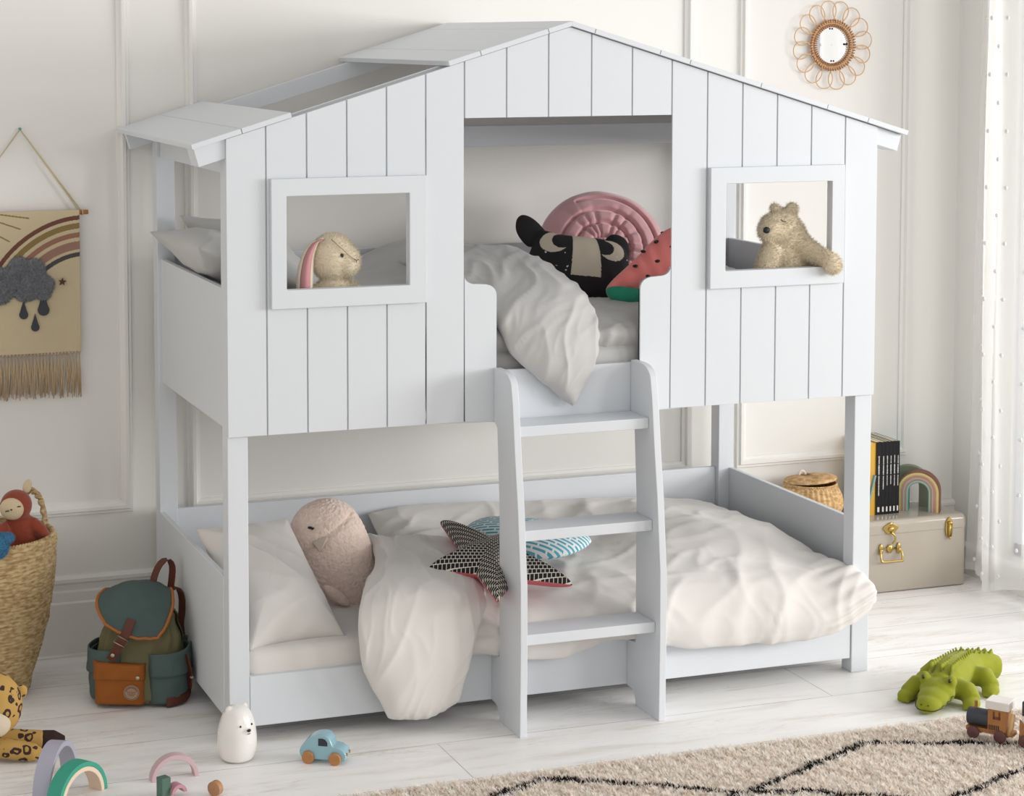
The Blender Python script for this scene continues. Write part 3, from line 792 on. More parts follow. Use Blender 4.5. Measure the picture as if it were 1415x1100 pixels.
# badger cushion: black with a cream stripe, crescent moons and white specks
def badger():
    K, Cc = lin('1B191C'), lin('C9BFAD')
    g = np.random.default_rng(3); specks = [(g.uniform(-.17, -.04), g.uniform(-.08, .07), g.uniform(.0014, .003)) for _ in range(12)] + [(g.uniform(.10, .18), g.uniform(-.06, .03), g.uniform(.0014, .003)) for _ in range(6)]
    def colf(p):
        x, y, z = p
        if z < -.002: return K
        for sx, sy, r in specks:
            if (x - sx) ** 2 + (y - sy) ** 2 < r * r: return lin('D8D6D8')
        for (mx, my, fl) in ((-.087, .045, 1), (.098, .035, -1)):
            X, Y = (x - mx) * fl, y - my
            ca, sa = math.cos(.25), math.sin(.25); X, Y = X * ca + Y * sa, -X * sa + Y * ca
            if X * X / .045 ** 2 + Y * Y / .036 ** 2 < 1 and (X - .026) ** 2 / .034 ** 2 + (Y - .0) ** 2 / .027 ** 2 > 1 and X < .036: return Cc
        xl = -.030 + .05 * y; xr = .062 - .10 * y - 1.1 * (y - .0) ** 2
        if xl < x < xr and y > -.062: return Cc
        return K
    body = [(-.165, -.095), (-.05, -.118), (.09, -.128), (.175, -.095), (.168, -.03), (.155, .04), (.13, .07), (.07, .08), (-.06, .082), (-.13, .088), (-.15, .04), (-.165, -.02)]
    out = resample(smooth_path(body, 300, True), 300)
    mb = cushion_mb(out, .055, 70, 2.3, .55, lambda x, y, r, s: s * .002 * nz(x * 25, y * 25), tb=.04)
    bad = thing('badger_cushion', 'black badger cushion with a cream stripe and crescent moons on the upper bunk', 'cushion')
    bad.matrix_world = basis((1, -.25, -.11), (.1, .38, .95), (1.272, .47, 1.275))
    BM = mat('badger_cloth', 'FFFFFF', .85, bump=(200, .2), attr=True)
    mb.build('body', BM, bad, colfn=colf)
    EM = mat('ear_cloth', '1B191C', .85, bump=(200, .2))
    for pts in ([(-.150, .035), (-.105, .075), (-.125, .108), (-.158, .133), (-.188, .138), (-.205, .118), (-.203, .08), (-.178, .045)],
                [(.085, .06), (.10, .098), (.135, .10), (.162, .075), (.165, .035), (.15, .01)]):
        e = resample(smooth_path(pts[::-1], 80, True), 80)
        a_ = sum(e[i][0] * e[(i + 1) % 80][1] - e[(i + 1) % 80][0] * e[i][1] for i in range(80))
        if a_ < 0: e = e[::-1]
        q = cushion_mb(e, .016, 10, 2, .5); q.v = [(x, y, z - .006) for x, y, z in q.v]
        q.build('ear', EM, bad)
    q = MB().tube([(.0, -.132, .03), (.03, -.137, .034), (.062, -.135, .03)], .0022, 6); q.build('mouth', mat('mauve_thread', '8E7480', .8), bad)
badger()

def watermelon():
    def colf(p):
        return (1, 1, 1)
    pts = [(-.125, -.075), (.0, -.085), (.13, -.075), (.15, -.03), (.145, .06), (.10, .115), (.04, .09), (-.04, .02), (-.125, -.05)]
    flesh = mat('melon_velvet', 'F08480', .8, sheen=.5, bump=(60, .15)); rind = mat('melon_rind', '1F9272', .8, sheen=.4, bump=(80, .2), vary=.15, vscale=60)
    t = thing('watermelon_cushion', 'watermelon slice cushion with black seeds and a green rind in the upper doorway', 'cushion')
    t.matrix_world = basis((.95, -.27, .06), (-.05, .42, .9), (1.405, .24, 1.282))
    out = resample(smooth_path(pts, 160, True), 160)
    mb = cushion_mb(out, .035, 20, 2.4, .55, lambda x, y, r, s: s * .004 * math.sin(x * 120 + y * 30 + 2 * nz(x * 9, y * 9)) * (.3 + r))
    mb.build('flesh', flesh, t)
    p = [(-.135, -.062), (-.13, -.10), (-.07, -.122), (.04, -.125), (.14, -.105), (.16, -.07), (.08, -.082), (0, -.086), (-.08, -.078)]
    o2 = resample(smooth_path(p, 120, True), 120)
    a_ = sum(o2[i][0] * o2[(i + 1) % 120][1] - o2[(i + 1) % 120][0] * o2[i][1] for i in range(120))
    if a_ < 0: o2 = o2[::-1]
    cushion_mb(o2, .036, 12, 2.4, .5).build('rind', rind, t)
    for (x, y) in ((-.045, -.01), (-.015, .035), (.03, .065), (.06, .10), (.025, .0), (.075, .045), (.10, -.01), (.06, -.045), (-.01, -.045)):
        d2 = min(1, ((x - .01) ** 2 / .13 ** 2 + (y) ** 2 / .1 ** 2)); z = .035 * (1 - d2 ** 1.2) ** .55
        MB().ell((x, y, z), (.0085, .0052, .004), (0, 0, rnd.uniform(-.3, .6)), 12, 8).build('seed', BLACK, t)
watermelon()

# ------------------------------------------------------------------ plush toys in the house windows
def fur(name, c): return mat(name, c, .95, bump=(400, .3), attr=True, sheen=.35)
FURB = fur('cream_fur', 'FFFFFF')
def toy_bear():
    t = thing('polar_bear_toy', 'fluffy beige polar bear leaning one arm out of the right house window', 'toy', (1.80, .07, 1.20))
    o = (1.80, .07, 1.20)
    R = lambda *p: tuple(a - b for a, b in zip(p, o))
    mb = MB()
    mb.ell(R(1.79, .085, 1.20), (.085, .07, .085)).ell(R(1.79, .08, 1.29), (.078, .062, .085)).ell(R(1.785, .075, 1.36), (.058, .052, .05))
    mb.ell(R(1.775, .065, 1.405), (.055, .050, .056)).ell(R(1.735, .045, 1.405), (.046, .040, .042), (0, .35, 0)).ell(R(1.714, .035, 1.396), (.034, .033, .034))
    mb.ell(R(1.752, .07, 1.462), (.017, .012, .018)).ell(R(1.806, .06, 1.459), (.021, .013, .022))
    mb.tube([R(1.82, .06, 1.355), R(1.845, .04, 1.335), R(1.865, .0, 1.318), R(1.882, -.035, 1.308), R(1.886, -.052, 1.296)], [.042, .036, .028, .027, .027], 14)
    mb.ell(R(1.886, -.052, 1.292), (.028, .022, .026)).ell(R(1.835, .085, 1.29), (.07, .055, .085)).ell(R(1.81, .075, 1.37), (.05, .045, .06))
    mb.tube([R(1.735, .04, 1.35), R(1.71, .035, 1.30), R(1.695, .04, 1.24)], [.032, .032, .030], 14)
    b = plush(mb, 'body', FURB, t, .005, 8); b['basecol'] = lin('DCCFB6')
    fuzz(b, 26000, .011, .0016, 3, .35)
    MB().ell(R(1.690, .008, 1.402), (.011, .008, .010)).build('nose', BLACK, t)
    MB().tube([R(1.735, .0015, 1.433), R(1.742, .0005, 1.428), R(1.752, .001, 1.427)], .0022, 6).build('eye', mat('brown_thread', '6A5C50', .8), t)
toy_bear()
def toy_bunny():
    o = (.34, .10, 1.17)
    t = thing('bunny_toy', 'cream bunny with a pink-lined drooping ear looking out of the left house window', 'toy', o)
    R = lambda *p: tuple(a - b for a, b in zip(p, o))
    mb = MB()
    mb.ell(R(.350, .10, 1.225), (.088, .055, .082)).ell(R(.335, .085, 1.362), (.066, .056, .070)).ell(R(.372, .07, 1.352), (.040, .042, .048)).ell(R(.34, .09, 1.28), (.045, .04, .03))
    mb.tube([R(.285, .07, 1.27), R(.265, .05, 1.22), R(.255, .045, 1.17)], [.022, .022, .02], 12).tube([R(.39, .07, 1.27), R(.41, .05, 1.22)], [.022, .022], 12)
    b = plush(mb, 'body', FURB, t, .0045, 8); b['basecol'] = lin('E6DAC2'); fuzz(b, 18000, .008, .0013, 5, .2)
    ear = [R(.305, .07, 1.415), R(.275, .052, 1.41), R(.252, .045, 1.37), R(.242, .042, 1.31), (.243 - .34, .042 - .10, 1.25 - 1.17), (.255 - .34, .05 - .10, 1.205 - 1.17)]
    mb = MB()
    P = smooth_path(ear, 16)
    W = [.010, .014, .018, .020, .023, .026, .028, .030, .032, .033, .033, .032, .030, .026, .018, .008]
    def strip(off, k):
        m = MB(); vs = []
        for (p, w_) in zip(P, W):
            for q in range(9):
                s = -1 + q / 4
                vs.append((p[0] + s * w_ * k * .75, p[1] - off + .010 * s * s - .0, p[2] + s * w_ * .1))
        fs = [(i * 9 + j, i * 9 + j + 1, (i + 1) * 9 + j + 1, (i + 1) * 9 + j) for i in range(15) for j in range(8)]
        return m.add(vs, fs)
    e = strip(0, 1).build('ear', mat('bunny_ear_fur', 'E0D4BC', .95, bump=(300, .5), sheen=.3), t)
    s = e.modifiers.new('th', 'SOLIDIFY'); s.thickness = .006
    e2 = strip(.0065, .62).build('ear_lining', mat('pink_lining', 'C98F92', .9, bump=(150, .3)), e); s = e2.modifiers.new('th', 'SOLIDIFY'); s.thickness = .002
    MB().ell(R(.3465, .031, 1.372), (.0052, .004, .0058), None, 12, 8).build('eye', BLACK, t)
    MB().tube([R(.380, .0262, 1.362), R(.388, .0262, 1.356), R(.396, .030, 1.360)], .0013, 6).tube([R(.388, .0262, 1.356), R(.389, .0285, 1.350)], .0011, 6).build('nose', mat('brown_thread', '6A5C50', .8), t)
    MB().tube([R(.318, .042, 1.418), R(.345, .0285, 1.392), R(.365, .026, 1.372), R(.385, .0265, 1.358)], .0012, 6).build('seam', mat('brown_thread2', 'A08F76', .8), t)
toy_bunny()

# ------------------------------------------------------------------ wall hanging (left)
def hanging():
    y = 1.02
    t = thing('wall_hanging', 'woven wall hanging with a rainbow, a fluffy grey cloud and a tasselled fringe', 'wall hanging', (-.42, y, 1.43))
    X0, X1, ZT, ZB = -.60, -.2255, 1.441, .985
    base = lin('C9B999')
    def colf(p):
        x, z = p[0] - .42, p[2] + 1.43
        # rainbow bands centred beyond the right edge
        cx, cz = -.20, 1.0765
        r = math.hypot(x - cx, z - cz)
        for a, b, c in ((.3335, .3475, '6E4538'), (.3055, .3235, '8A7446'), (.2775, .2935, '9A6F5C'), (.2395, .2655, '9C7668'), (.2165, .2305, '4C4A48')):
            if a < r < b and z > 1.17: return lin(c)
        # rays at the top left
        for (x0, z0, x1, z1) in ((-.50, 1.436, -.385, 1.418), (-.49, 1.412, -.413, 1.384), (-.50, 1.375, -.447, 1.345)):
            dx, dz = x1 - x0, z1 - z0; s = ((x - x0) * dx + (z - z0) * dz) / (dx * dx + dz * dz)
            if 0 < s < 1 and abs((x - x0) * dz - (z - z0) * dx) / math.hypot(dx, dz) < .0022: return lin('8A7446')
        # brown band coming out from under the cloud at the left
        if x < -.43 and abs((z - 1.14) - (x + .50) * .9) < .014: return lin('8B6848')
        return base
    mb = MB()
    mb.grid(lambda u, v: (X0 + (X1 - X0) * u + .42, -.009 + .003 * math.sin(u * 9), ZB + (ZT - ZB) * v - 1.43), 220, 260)
    cl = mb.build('cloth', mat('woven_cotton', 'FFFFFF', .9, bump=(500, .5), attr=True), t, colfn=colf, recalc=False)
    s = cl.modifiers.new('th', 'SOLIDIFY'); s.thickness = .003
    MB().tube([(X0 - .02 + .42, .004, .002), (X1 + .030 + .42, .004, .002)], .0075, 14).build('rod', mat('turned_wood', 'B0763F', .5), t)
    mb = MB(); apex = (-.408 + .42, .006, 1.70 - 1.43)
    for x1 in (X1 + .006, X1 + .013):
        mb.tube([(x1 + .42, .0, .0), apex], .0022, 8)
    for x1 in (X0 - .01,): mb.tube([(x1 + .42, .0, .0), apex], .0022, 8)
    mb.tube([(X1 + .011 + .42, .0045 + .0085 * math.cos(a / 10), .002 + .0085 * math.sin(a / 10)) for a in range(0, 63 * 3)], .0018, 6)
    mb.build('cord', mat('cord_cotton', 'C9BB9C', .9, bump=(300, .5)), t)
    MB().ell((apex[0], apex[1], apex[2] + .002), (.005, .006, .004)).build('hook', mat('teal_pin', '4FA38F', .5), t)
    # cloud
    mb = MB()
    for (x, z, r) in ((-.50, 1.235, .045), (-.46, 1.215, .058), (-.42, 1.262, .042), (-.375, 1.252, .046), (-.36, 1.205, .050), (-.40, 1.20, .055), (-.335, 1.205, .032), (-.48, 1.19, .05), (-.345, 1.18, .03)):
        mb.ell((x + .42, -.014, z - 1.43), (r * .86, .010, r * .86))
    c = plush(mb, 'cloud', fur('cloud_fur', 'FFFFFF'), t, .004, 4); c['basecol'] = lin('84868C'); fuzz(c, 15000, .008, .0016, 8, .3, .25)
    DG = mat('dark_felt', '3F4246', .9, bump=(300, .3))
    for (x, z, s) in ((-.408, 1.122, .85), (-.345, 1.138, 1.12), (-.372, 1.08, .80)):
        pts = [(0, .042)] + [(.0165 * math.sin(a), -.012 - .0165 * math.cos(a)) for a in [math.pi * (.72 - .1 * k) for k in range(15)]]
        MB().prism([(x + .42 + px * s, z - 1.43 + pz * s) for px, pz in pts], 'y', -.017, -.012).build('raindrop', DG, t, smooth=False)
    star = [(.0135 * (1 if k % 2 == 0 else .42) * math.sin(k * math.pi / 5 + .1), .0135 * (1 if k % 2 == 0 else .42) * math.cos(k * math.pi / 5 + .1)) for k in range(10)]
    MB().prism([(-.284 + .42 + a, 1.212 - 1.43 + b) for a, b in star], 'y', -.017, -.012).build('star', mat('brown_felt', '4E3A2E', .9), t, smooth=False)
    mb = MB(); n = 34
    for k in range(n):
        x = X0 + (X1 - X0) * (k + .5) / n + .42
        mb.ell((x, -.004, ZB - 1.43 - .002), (.0048, .005, .006), None, 8, 6)
        for q in range(5):
            dx = rnd.uniform(-.007, .007); ln = rnd.uniform(.125, .150)
            mb.tube([(x, -.002, ZB - 1.436), (x + dx * .8, -.004 - .004 * rnd.random(), ZB - 1.43 - ln * .5), (x + dx * 1.3 + rnd.uniform(-.004, .004), rnd.uniform(-.006, .004), ZB - 1.43 - ln)], [.0016, .0015, .0013], 5)
    P2(mb.build('fringe', mat('fringe_cotton', 'C0A888', .9, bump=(300, .3)), t), kind='stuff')
hanging()

# ------------------------------------------------------------------ tall woven basket and its dolls (left)
def coil_mat(name, c1, c2, ring, twist):
    m = bpy.data.materials.new(name); m.use_nodes = True; nt = m.node_tree; b = nt.nodes['Principled BSDF']; L = nt.links.new
    tc = nt.nodes.new('ShaderNodeTexCoord'); n = nt.nodes.new('ShaderNodeTexNoise'); n.inputs['Scale'].default_value = 45; n.inputs['Detail'].default_value = 5
    mp = nt.nodes.new('ShaderNodeMapping'); mp.inputs['Scale'].default_value = (1, 1, 3); L(tc.outputs['Object'], mp.inputs[0]); L(mp.outputs[0], n.inputs['Vector'])
    r = nt.nodes.new('ShaderNodeValToRGB'); L(n.outputs['Fac'], r.inputs[0])
    r.color_ramp.elements[0].position = .35; r.color_ramp.elements[0].color = (*lin(c1), 1); r.color_ramp.elements[1].position = .62; r.color_ramp.elements[1].color = (*lin(c2), 1)
    L(r.outputs[0], b.inputs['Base Color']); b.inputs['Roughness'].default_value = .85
    n2 = nt.nodes.new('ShaderNodeTexNoise'); n2.inputs['Scale'].default_value = 260; L(mp.outputs[0], n2.inputs['Vector'])
    bp = nt.nodes.new('ShaderNodeBump'); bp.inputs['Strength'].default_value = .7; bp.inputs['Distance'].default_value = .003; L(n2.outputs['Fac'], bp.inputs['Height']); L(bp.outputs[0], b.inputs['Normal'])
    return m
SEAG = coil_mat('seagrass', 'A08055', 'D2B98C', .011, 1)
bx, by = -.585, .70
def tall_basket():
    t = thing('woven_basket', 'tall woven seagrass basket holding soft toys beside the backpack', 'basket', (bx, by, 0))
    H = .485; pr = [(0.0, .0), (.10, .0), (.122, .004), (.13, .02), (.142, .07), (.165, .14), (.185, .21), (.199, .29), (.208, .37), (.212, .44), (.213, H)]
    N = 44; prof = []
    P = smooth_path(pr[3:], 300)
    outer = []
    for (r, z) in P:
        outer.append((r + .0042 * abs(math.sin(z / .0118 * math.pi)), z))
    full = [(.001, .0), (.10, .0), (.122, .004)] + outer + [(.207, H + .004), (.198, H)] + [(r - .014, z) for r, z in P[::-6]] + [(.10, .03), (.001, .03)]
    f = lambda a, z: .0035 * nz(a * 2.2, z * 30) + .0012 * math.sin(a * 90 + z * 500) + .004 * nz(math.cos(a), math.sin(a), z * 3)
    mb = MB().lathe(full, 120, f=f, cap=False)
    mb.build('body', SEAG, t)
    mb = MB()                          # braided rim
    for s in range(3):
        mb.tube([((.207 + .004 * math.cos(a * 40 + s * 2.09)) * math.cos(a), (.207 + .004 * math.cos(a * 40 + s * 2.09)) * math.sin(a), H + .004 + .004 * math.sin(a * 40 + s * 2.09)) for a in [2 * math.pi * k / 500 for k in range(500)]], .0042, 6, closed=True)
    mb.build('rim', SEAG, t)
    for sgn, aa in ((1, math.radians(28)), (-1, math.radians(208))):
        mb = MB(); ca, sa = math.cos(aa), math.sin(aa)
        pts = smooth_path([(.195, -.05, H - .05), (.193, -.046, H + .03), (.185, -.034, H + .09), (.178, 0, H + .112), (.185, .034, H + .09), (.193, .046, H + .03), (.195, .05, H - .05)], 60)
        for s in range(2):
            mb.tube([((p[0] + .005 * math.cos(k * .75 + s * math.pi)) * ca - (p[1]) * sa, (p[0] + .005 * math.cos(k * .75 + s * math.pi)) * sa + p[1] * ca, p[2] + .005 * math.sin(k * .75 + s * math.pi)) for k, p in enumerate(pts)], .0065, 8)
        mb.build('handle', SEAG, t)
tall_basket()
def red_doll():
    o = (-.475, .63, .40)
    t = thing('monkey_doll', 'rust-red hooded doll with a cream face sitting in the woven basket', 'doll', (-.49, .63, .455))
    R = lambda *p: tuple(a - b for a, b in zip(p, o))
    RED = mat('rust_knit', '8E3A22', .9, bump=(350, .6), vary=.12, vscale=80, sheen=.3); CR = mat('cream_felt', 'CDBB9A', .9, bump=(300, .4))
    U = lambda u, w_, y: None
    mb = MB()
    mb.ell(R(-.482, .62, .535), (.048, .042, .048)).ell(R(-.472, .63, .46), (.050, .038, .055)).ell(R(-.465, .64, .41), (.06, .045, .05))
    mb.tube([R(-.44, .62, .48), R(-.41, .61, .455), R(-.395, .62, .43)], [.022, .02, .017], 12).tube([R(-.51, .61, .47), R(-.55, .60, .46), R(-.58, .60, .475)], [.022, .02, .018], 12)
    plush(mb, 'body', RED, t, .004, 8)
    MB().ell(R(-.500, .588, .532), (.036, .018, .033), (0, .35, -.25)).build('face', CR, t)
    f = MB()
    for (x, z, s) in ((-.516, .530, 1), (-.482, .541, 1.2)): f.tube([R(x - .005 * s, .5715, z - .001), R(x, .5695, z + .0015), R(x + .005 * s, .5715, z)], .0018, 6)
    f.ell(R(-.504, .5685, .534), (.0028, .002, .0022), None, 8, 6).build('eyes_and_nose', BLACK, t)
    for (x, z, a, c) in ((-.452, .585, .25, CR), (-.535, .553, -1.1, RED)):
        e = MB().ell((0, 0, .016), (.013, .006, .022)).build('ear', c, t)
        e.location = R(x, .62, z - .01); e.rotation_euler = (0, a, -.2)
red_doll()
def blue_toy():
    o = (-.555, .52, .455)
    t = thing('blue_plush_toy', 'blue furry soft toy cut off by the left photo edge in the basket', 'toy', (-.575, .482, .505))
    R = lambda *p: tuple(a - b for a, b in zip(p, o))
    mb = MB().ell(R(-.56, .52, .455), (.040, .036, .040)).ell(R(-.528, .515, .478), (.024, .016, .015), (0, .1, 0))
    b = plush(mb, 'body', fur('blue_fur', 'FFFFFF'), t, .004, 6); b['basecol'] = lin('3F82A8'); fuzz(b, 7000, .006, .0015, 12, .1)
blue_toy()

def leopard_mat():
    m = bpy.data.materials.new('leopard_print'); m.use_nodes = True; nt = m.node_tree; b = nt.nodes['Principled BSDF']; L = nt.links.new
    tc = nt.nodes.new('ShaderNodeTexCoord'); n = nt.nodes.new('ShaderNodeTexNoise'); n.inputs['Scale'].default_value = 34; n.inputs['Detail'].default_value = 2
    L(tc.outputs['Object'], n.inputs['Vector'])
    ad = nt.nodes.new('ShaderNodeMix'); ad.data_type = 'RGBA'; ad.blend_type = 'LINEAR_LIGHT'; ad.inputs[0].default_value = .012
    L(tc.outputs['Object'], ad.inputs[6]); L(n.outputs['Color'], ad.inputs[7])
    v = nt.nodes.new('ShaderNodeTexVoronoi'); v.inputs['Scale'].default_value = 32; L(ad.outputs[2], v.inputs['Vector'])
    r = nt.nodes.new('ShaderNodeValToRGB'); L(v.outputs['Distance'], r.inputs[0]); r.color_ramp.interpolation = 'CONSTANT'
    e = r.color_ramp.elements; e[0].position = 0; e[0].color = (*lin('B5904F'), 1); e[1].position = .22; e[1].color = (*lin('3A2420'), 1)
    k = e.new(.43); k.color = (*lin('BA9550'), 1)
    n2 = nt.nodes.new('ShaderNodeTexNoise'); n2.inputs['Scale'].default_value = 28; L(tc.outputs['Object'], n2.inputs['Vector'])
    th = nt.nodes.new('ShaderNodeMath'); th.operation = 'GREATER_THAN'; th.inputs[1].default_value = .64; L(n2.outputs['Fac'], th.inputs[0])
    mx = nt.nodes.new('ShaderNodeMix'); mx.data_type = 'RGBA'; L(th.outputs[0], mx.inputs[0]); L(r.outputs[0], mx.inputs[6]); mx.inputs[7].default_value = (*lin('BA9550'), 1)
    L(mx.outputs[2], b.inputs['Base Color']); b.inputs['Roughness'].default_value = .9
    return m
def leopard():
    o = (-.62, .12, 0)
    t = thing('leopard_toy', 'knitted leopard toy with dark spots lying at the left edge on the floor', 'toy', o)
    R = lambda *p: tuple(a - b for a, b in zip(p, o)); LM = leopard_mat()
    MB_ = MB().ell(R(-.635, .11, .155), (.074, .06, .088), (0, -.1, 0)).ell(R(-.68, .14, .08), (.07, .07, .07)); plush(MB_, 'body', LM, t, .005, 6)
    MB().ell(R(-.563, .125, .178), (.018, .010, .019), (0, .4, 0)).build('ear', LM, t)
    MB().ell(R(-.645, .060, .115), (.045, .028, .036), (0, .3, .2)).build('muzzle', mat('cream_knit', 'CDBFA6', .9, bump=(300, .5)), t)
    mb = MB().tube([R(-.66, .10, .045), R(-.60, .07, .036), R(-.54, .05, .027), R(-.515, .045, .022)], [.03, .028, .025, .010], 16)
    plush(mb, 'leg', LM, t, .004, 5)
    mb = MB().tube([R(-.66, .17, .045), R(-.58, .16, .035), R(-.50, .15, .026)], [.028, .027, .026], 16)
    plush(mb, 'leg', LM, t, .004, 5)
    mb = MB().tube([R(-.505, .151, .026), R(-.47, .147, .024), R(-.44, .143, .02)], [.0268, .026, .012], 16)
    plush(mb, 'paw', mat('dark_brown_knit', '2E1C1A', .9), t, .004, 4)
leopard()

# ------------------------------------------------------------------ backpack
def backpack():
    bk = Matrix.Translation((-.150, .50, 0)) @ Matrix.Rotation(math.radians(-22), 4, 'Z')
    t = thing('backpack', 'small olive and teal canvas backpack with an orange front pocket on the floor', 'backpack')
    t.matrix_world = bk @ Matrix.Diagonal((1, 1, .93, 1))
    OL = mat('olive_canvas', '6F6A4B', .9, bump=(450, .4), vary=.1, vscale=15); TE = mat('teal_canvas', '4E5F5C', .9, bump=(450, .4), vary=.12, vscale=15)
    OR = mat('ochre_canvas', '9A5719', .85, bump=(450, .4), vary=.1, vscale=20); LE = mat('brown_leather', '5A2A1A', .55, bump=(150, .2)); PI = mat('tan_piping', 'A8642A', .7)
    ME = mat('nickel', 'B8AF9E', .3, metal=1)
    # local: x across, y depth (front = -y), z up. body sags to a gathered neck
    def body(u, v):
        a = 2 * math.pi * u; z = .008 + .325 * v
        zz = [(0, .118, .085), (.06, .132, .095), (.35, .134, .092), (.6, .122, .080), (.8, .10, .066), (.93, .066, .048), (1, .05, .04)]
        for k in range(len(zz) - 1):
            if zz[k][0] <= v <= zz[k + 1][0]:
                s = (v - zz[k][0]) / (zz[k + 1][0] - zz[k][0]); s = s * s * (3 - 2 * s)
                A = zz[k][1] * (1 - s) + zz[k + 1][1] * s; B = zz[k][2] * (1 - s) + zz[k + 1][2] * s
        e = .72
        cx, sx = math.cos(a), math.sin(a)
        x = A * math.copysign(abs(cx) ** e, cx); y = B * math.copysign(abs(sx) ** e, sx)
        g = max(0, v - .45) / .55
        pl = 1 + .10 * g * math.sin(a * 13 + 2 * nz(a, z * 6)) + .03 * nz(cx * 3, sx * 3, z * 14)
        return (x * pl + .012 * g, y * pl + .03 * g * g, z)
    mb = MB().grid(body, 150, 60)
    mb.v += [(0, 0, .006), (.012, .03, .325)]
    nb = len(mb.v); mb.f += [(i * 61, (i + 1) * 61, nb - 2) for i in range(150)] + [((i + 1) * 61 + 60, i * 61 + 60, nb - 1) for i in range(150)]; mb.m = [0] * len(mb.f)
    mb.build('body', OL, t)
    # flap: a domed cloth over the top, its edge bound in tan
    F = [[(-.085, .065, .335), (-.035, .075, .362), (.03, .075, .366), (.085, .06, .345)],
         [(-.105, .02, .352), (-.04, .02, .378), (.03, .02, .372), (.098, .015, .342)],
         [(-.118, -.035, .345), (-.05, -.045, .362), (.02, -.045, .350), (.105, -.03, .310)],
         [(-.112, -.080, .318), (-.05, -.092, .312), (.015, -.095, .290), (.092, -.070, .262)],
         [(-.085, -.103, .275), (-.04, -.112, .250), (.012, -.112, .232), (.070, -.093, .228)]]
    rows = [[crom(r, j / 24) for j in range(25)] for r in F]
    G = [[crom([rw[j] for rw in rows], i / 30) + np.array([0, 0, .003 * nz(i * .4, j * .4)]) for j in range(25)] for i in range(31)]
    m = MB().add([tuple(G[i][j]) for i in range(31) for j in range(25)], [(i * 25 + j, (i + 1) * 25 + j, (i + 1) * 25 + j + 1, i * 25 + j + 1) for i in range(30) for j in range(24)])
    fl = m.build('flap', TE, t); s = fl.modifiers.new('th', 'SOLIDIFY'); s.thickness = .004
    edge = [G[i][0] for i in range(30)] + [G[30][j] for j in range(25)] + [G[i][24] for i in range(29, -1, -1)]
    MB().tube(edge, .0048, 8).build('flap_binding', PI, fl)
    def ribbon(pts, wdt, th, name, m_, side=(1, 0, 0), par=t):
        q = MB(); side = Vector(side).normalized(); pts = [Vector(p) for p in pts]; vs = []
        for i, p in enumerate(pts):
            tg = (pts[min(i + 1, len(pts) - 1)] - pts[max(i - 1, 0)]).normalized(); n_ = tg.cross(side).normalized(); s_ = n_.cross(tg).normalized()
            for a, b in ((-1, -1), (1, -1), (1, 1), (-1, 1)): vs.append(p + s_ * wdt / 2 * a + n_ * th / 2 * b)
        n = len(pts); fs = [(i * 4 + k, i * 4 + (k + 1) % 4, (i + 1) * 4 + (k + 1) % 4, (i + 1) * 4 + k) for i in range(n - 1) for k in range(4)] + [(3, 2, 1, 0), ((n - 1) * 4, (n - 1) * 4 + 1, (n - 1) * 4 + 2, (n - 1) * 4 + 3)]
        return q.add(vs, fs).build(name, m_, par, smooth=False, bevel=.0008)
    st = ribbon([(-.005, -.106, .292), (-.016, -.118, .258), (-.034, -.118, .222), (-.062, -.112, .172), (-.070, -.110, .160)], .027, .004, 'front_strap', LE)
    bc = Matrix.Translation((-.034, -.1215, .224)) @ Matrix.Rotation(math.radians(30), 4, 'Y')
    q = MB().tube([(-.019, 0, -.012), (.019, 0, -.012), (.019, 0, .012), (-.019, 0, .012)], .0022, 8, closed=True)
    q.v = [tuple(bc @ Vector(p)) for p in q.v]; q.build('buckle', ME, st)
    MB().ell((-.061, -.1165, .177), (.0065, .003, .0065)).build('stud', ME, st)
    # front pocket with flap and round emblem patch
    def pk(u, v, off=0, zz=(.012, .150), xx=(-.125, .032)):
        x = xx[0] + (xx[1] - xx[0]) * u; z = zz[0] + (zz[1] - zz[0]) * v
        e = min(u, 1 - u) * 2; q_ = (1 - (1 - min(1, e * 3)) ** 2) ** .5; e2 = min(v + .12, 1.08 - v); q2 = min(1, e2 * 6)
        return (x, -.082 - .032 * q_ * q2 - off - .004 * nz(x * 30, z * 30) + (.02 if x < -.11 else 0) * (1 - q_), z - .02 * u * (v > .5) * (v - .5))
    o1 = MB().grid(lambda u, v: pk(u, v), 30, 24).build('front_pocket', OR, t); s = o1.modifiers.new('th', 'SOLIDIFY'); s.thickness = .006
    o2 = MB().grid(lambda u, v: pk(u, v, .005, (.092, .155), (-.128, .034)), 30, 12).build('pocket_flap', OR, o1); s = o2.modifiers.new('th', 'SOLIDIFY'); s.thickness = .004
    MB().ell((.014, -.1215, .106), (.0065, .003, .0065)).build('stud', ME, o1)
    # round pale patch: printed ring and tiny blocks of lettering
    PT_ = mat('patch_cloth', 'A58A72', .9); q = MB(); R0 = .0235
    q.prism([(R0 * math.cos(2 * math.pi * k / 40) - .005, R0 * math.sin(2 * math.pi * k / 40) + .058) for k in range(40)], 'y', -.1225, -.116)
    pa = q.build('emblem_patch', PT_, o1, smooth=False)
    q = MB(); DK = mat('patch_ink', '6B4A34', .9)
    q.tube([(.0205 * math.cos(2 * math.pi * k / 40) - .005, -.1228, .0205 * math.sin(2 * math.pi * k / 40) + .058) for k in range(40)], .0007, 5, closed=True)
    for k in range(16):
        a = math.pi * (.1 + .8 * k / 15); q.box(-.005 + .0165 * math.cos(a) - .0009, -.005 + .0165 * math.cos(a) + .0009, -.1232, -.122, .058 + .0165 * math.sin(a) - .0014, .058 + .0165 * math.sin(a) + .0014)
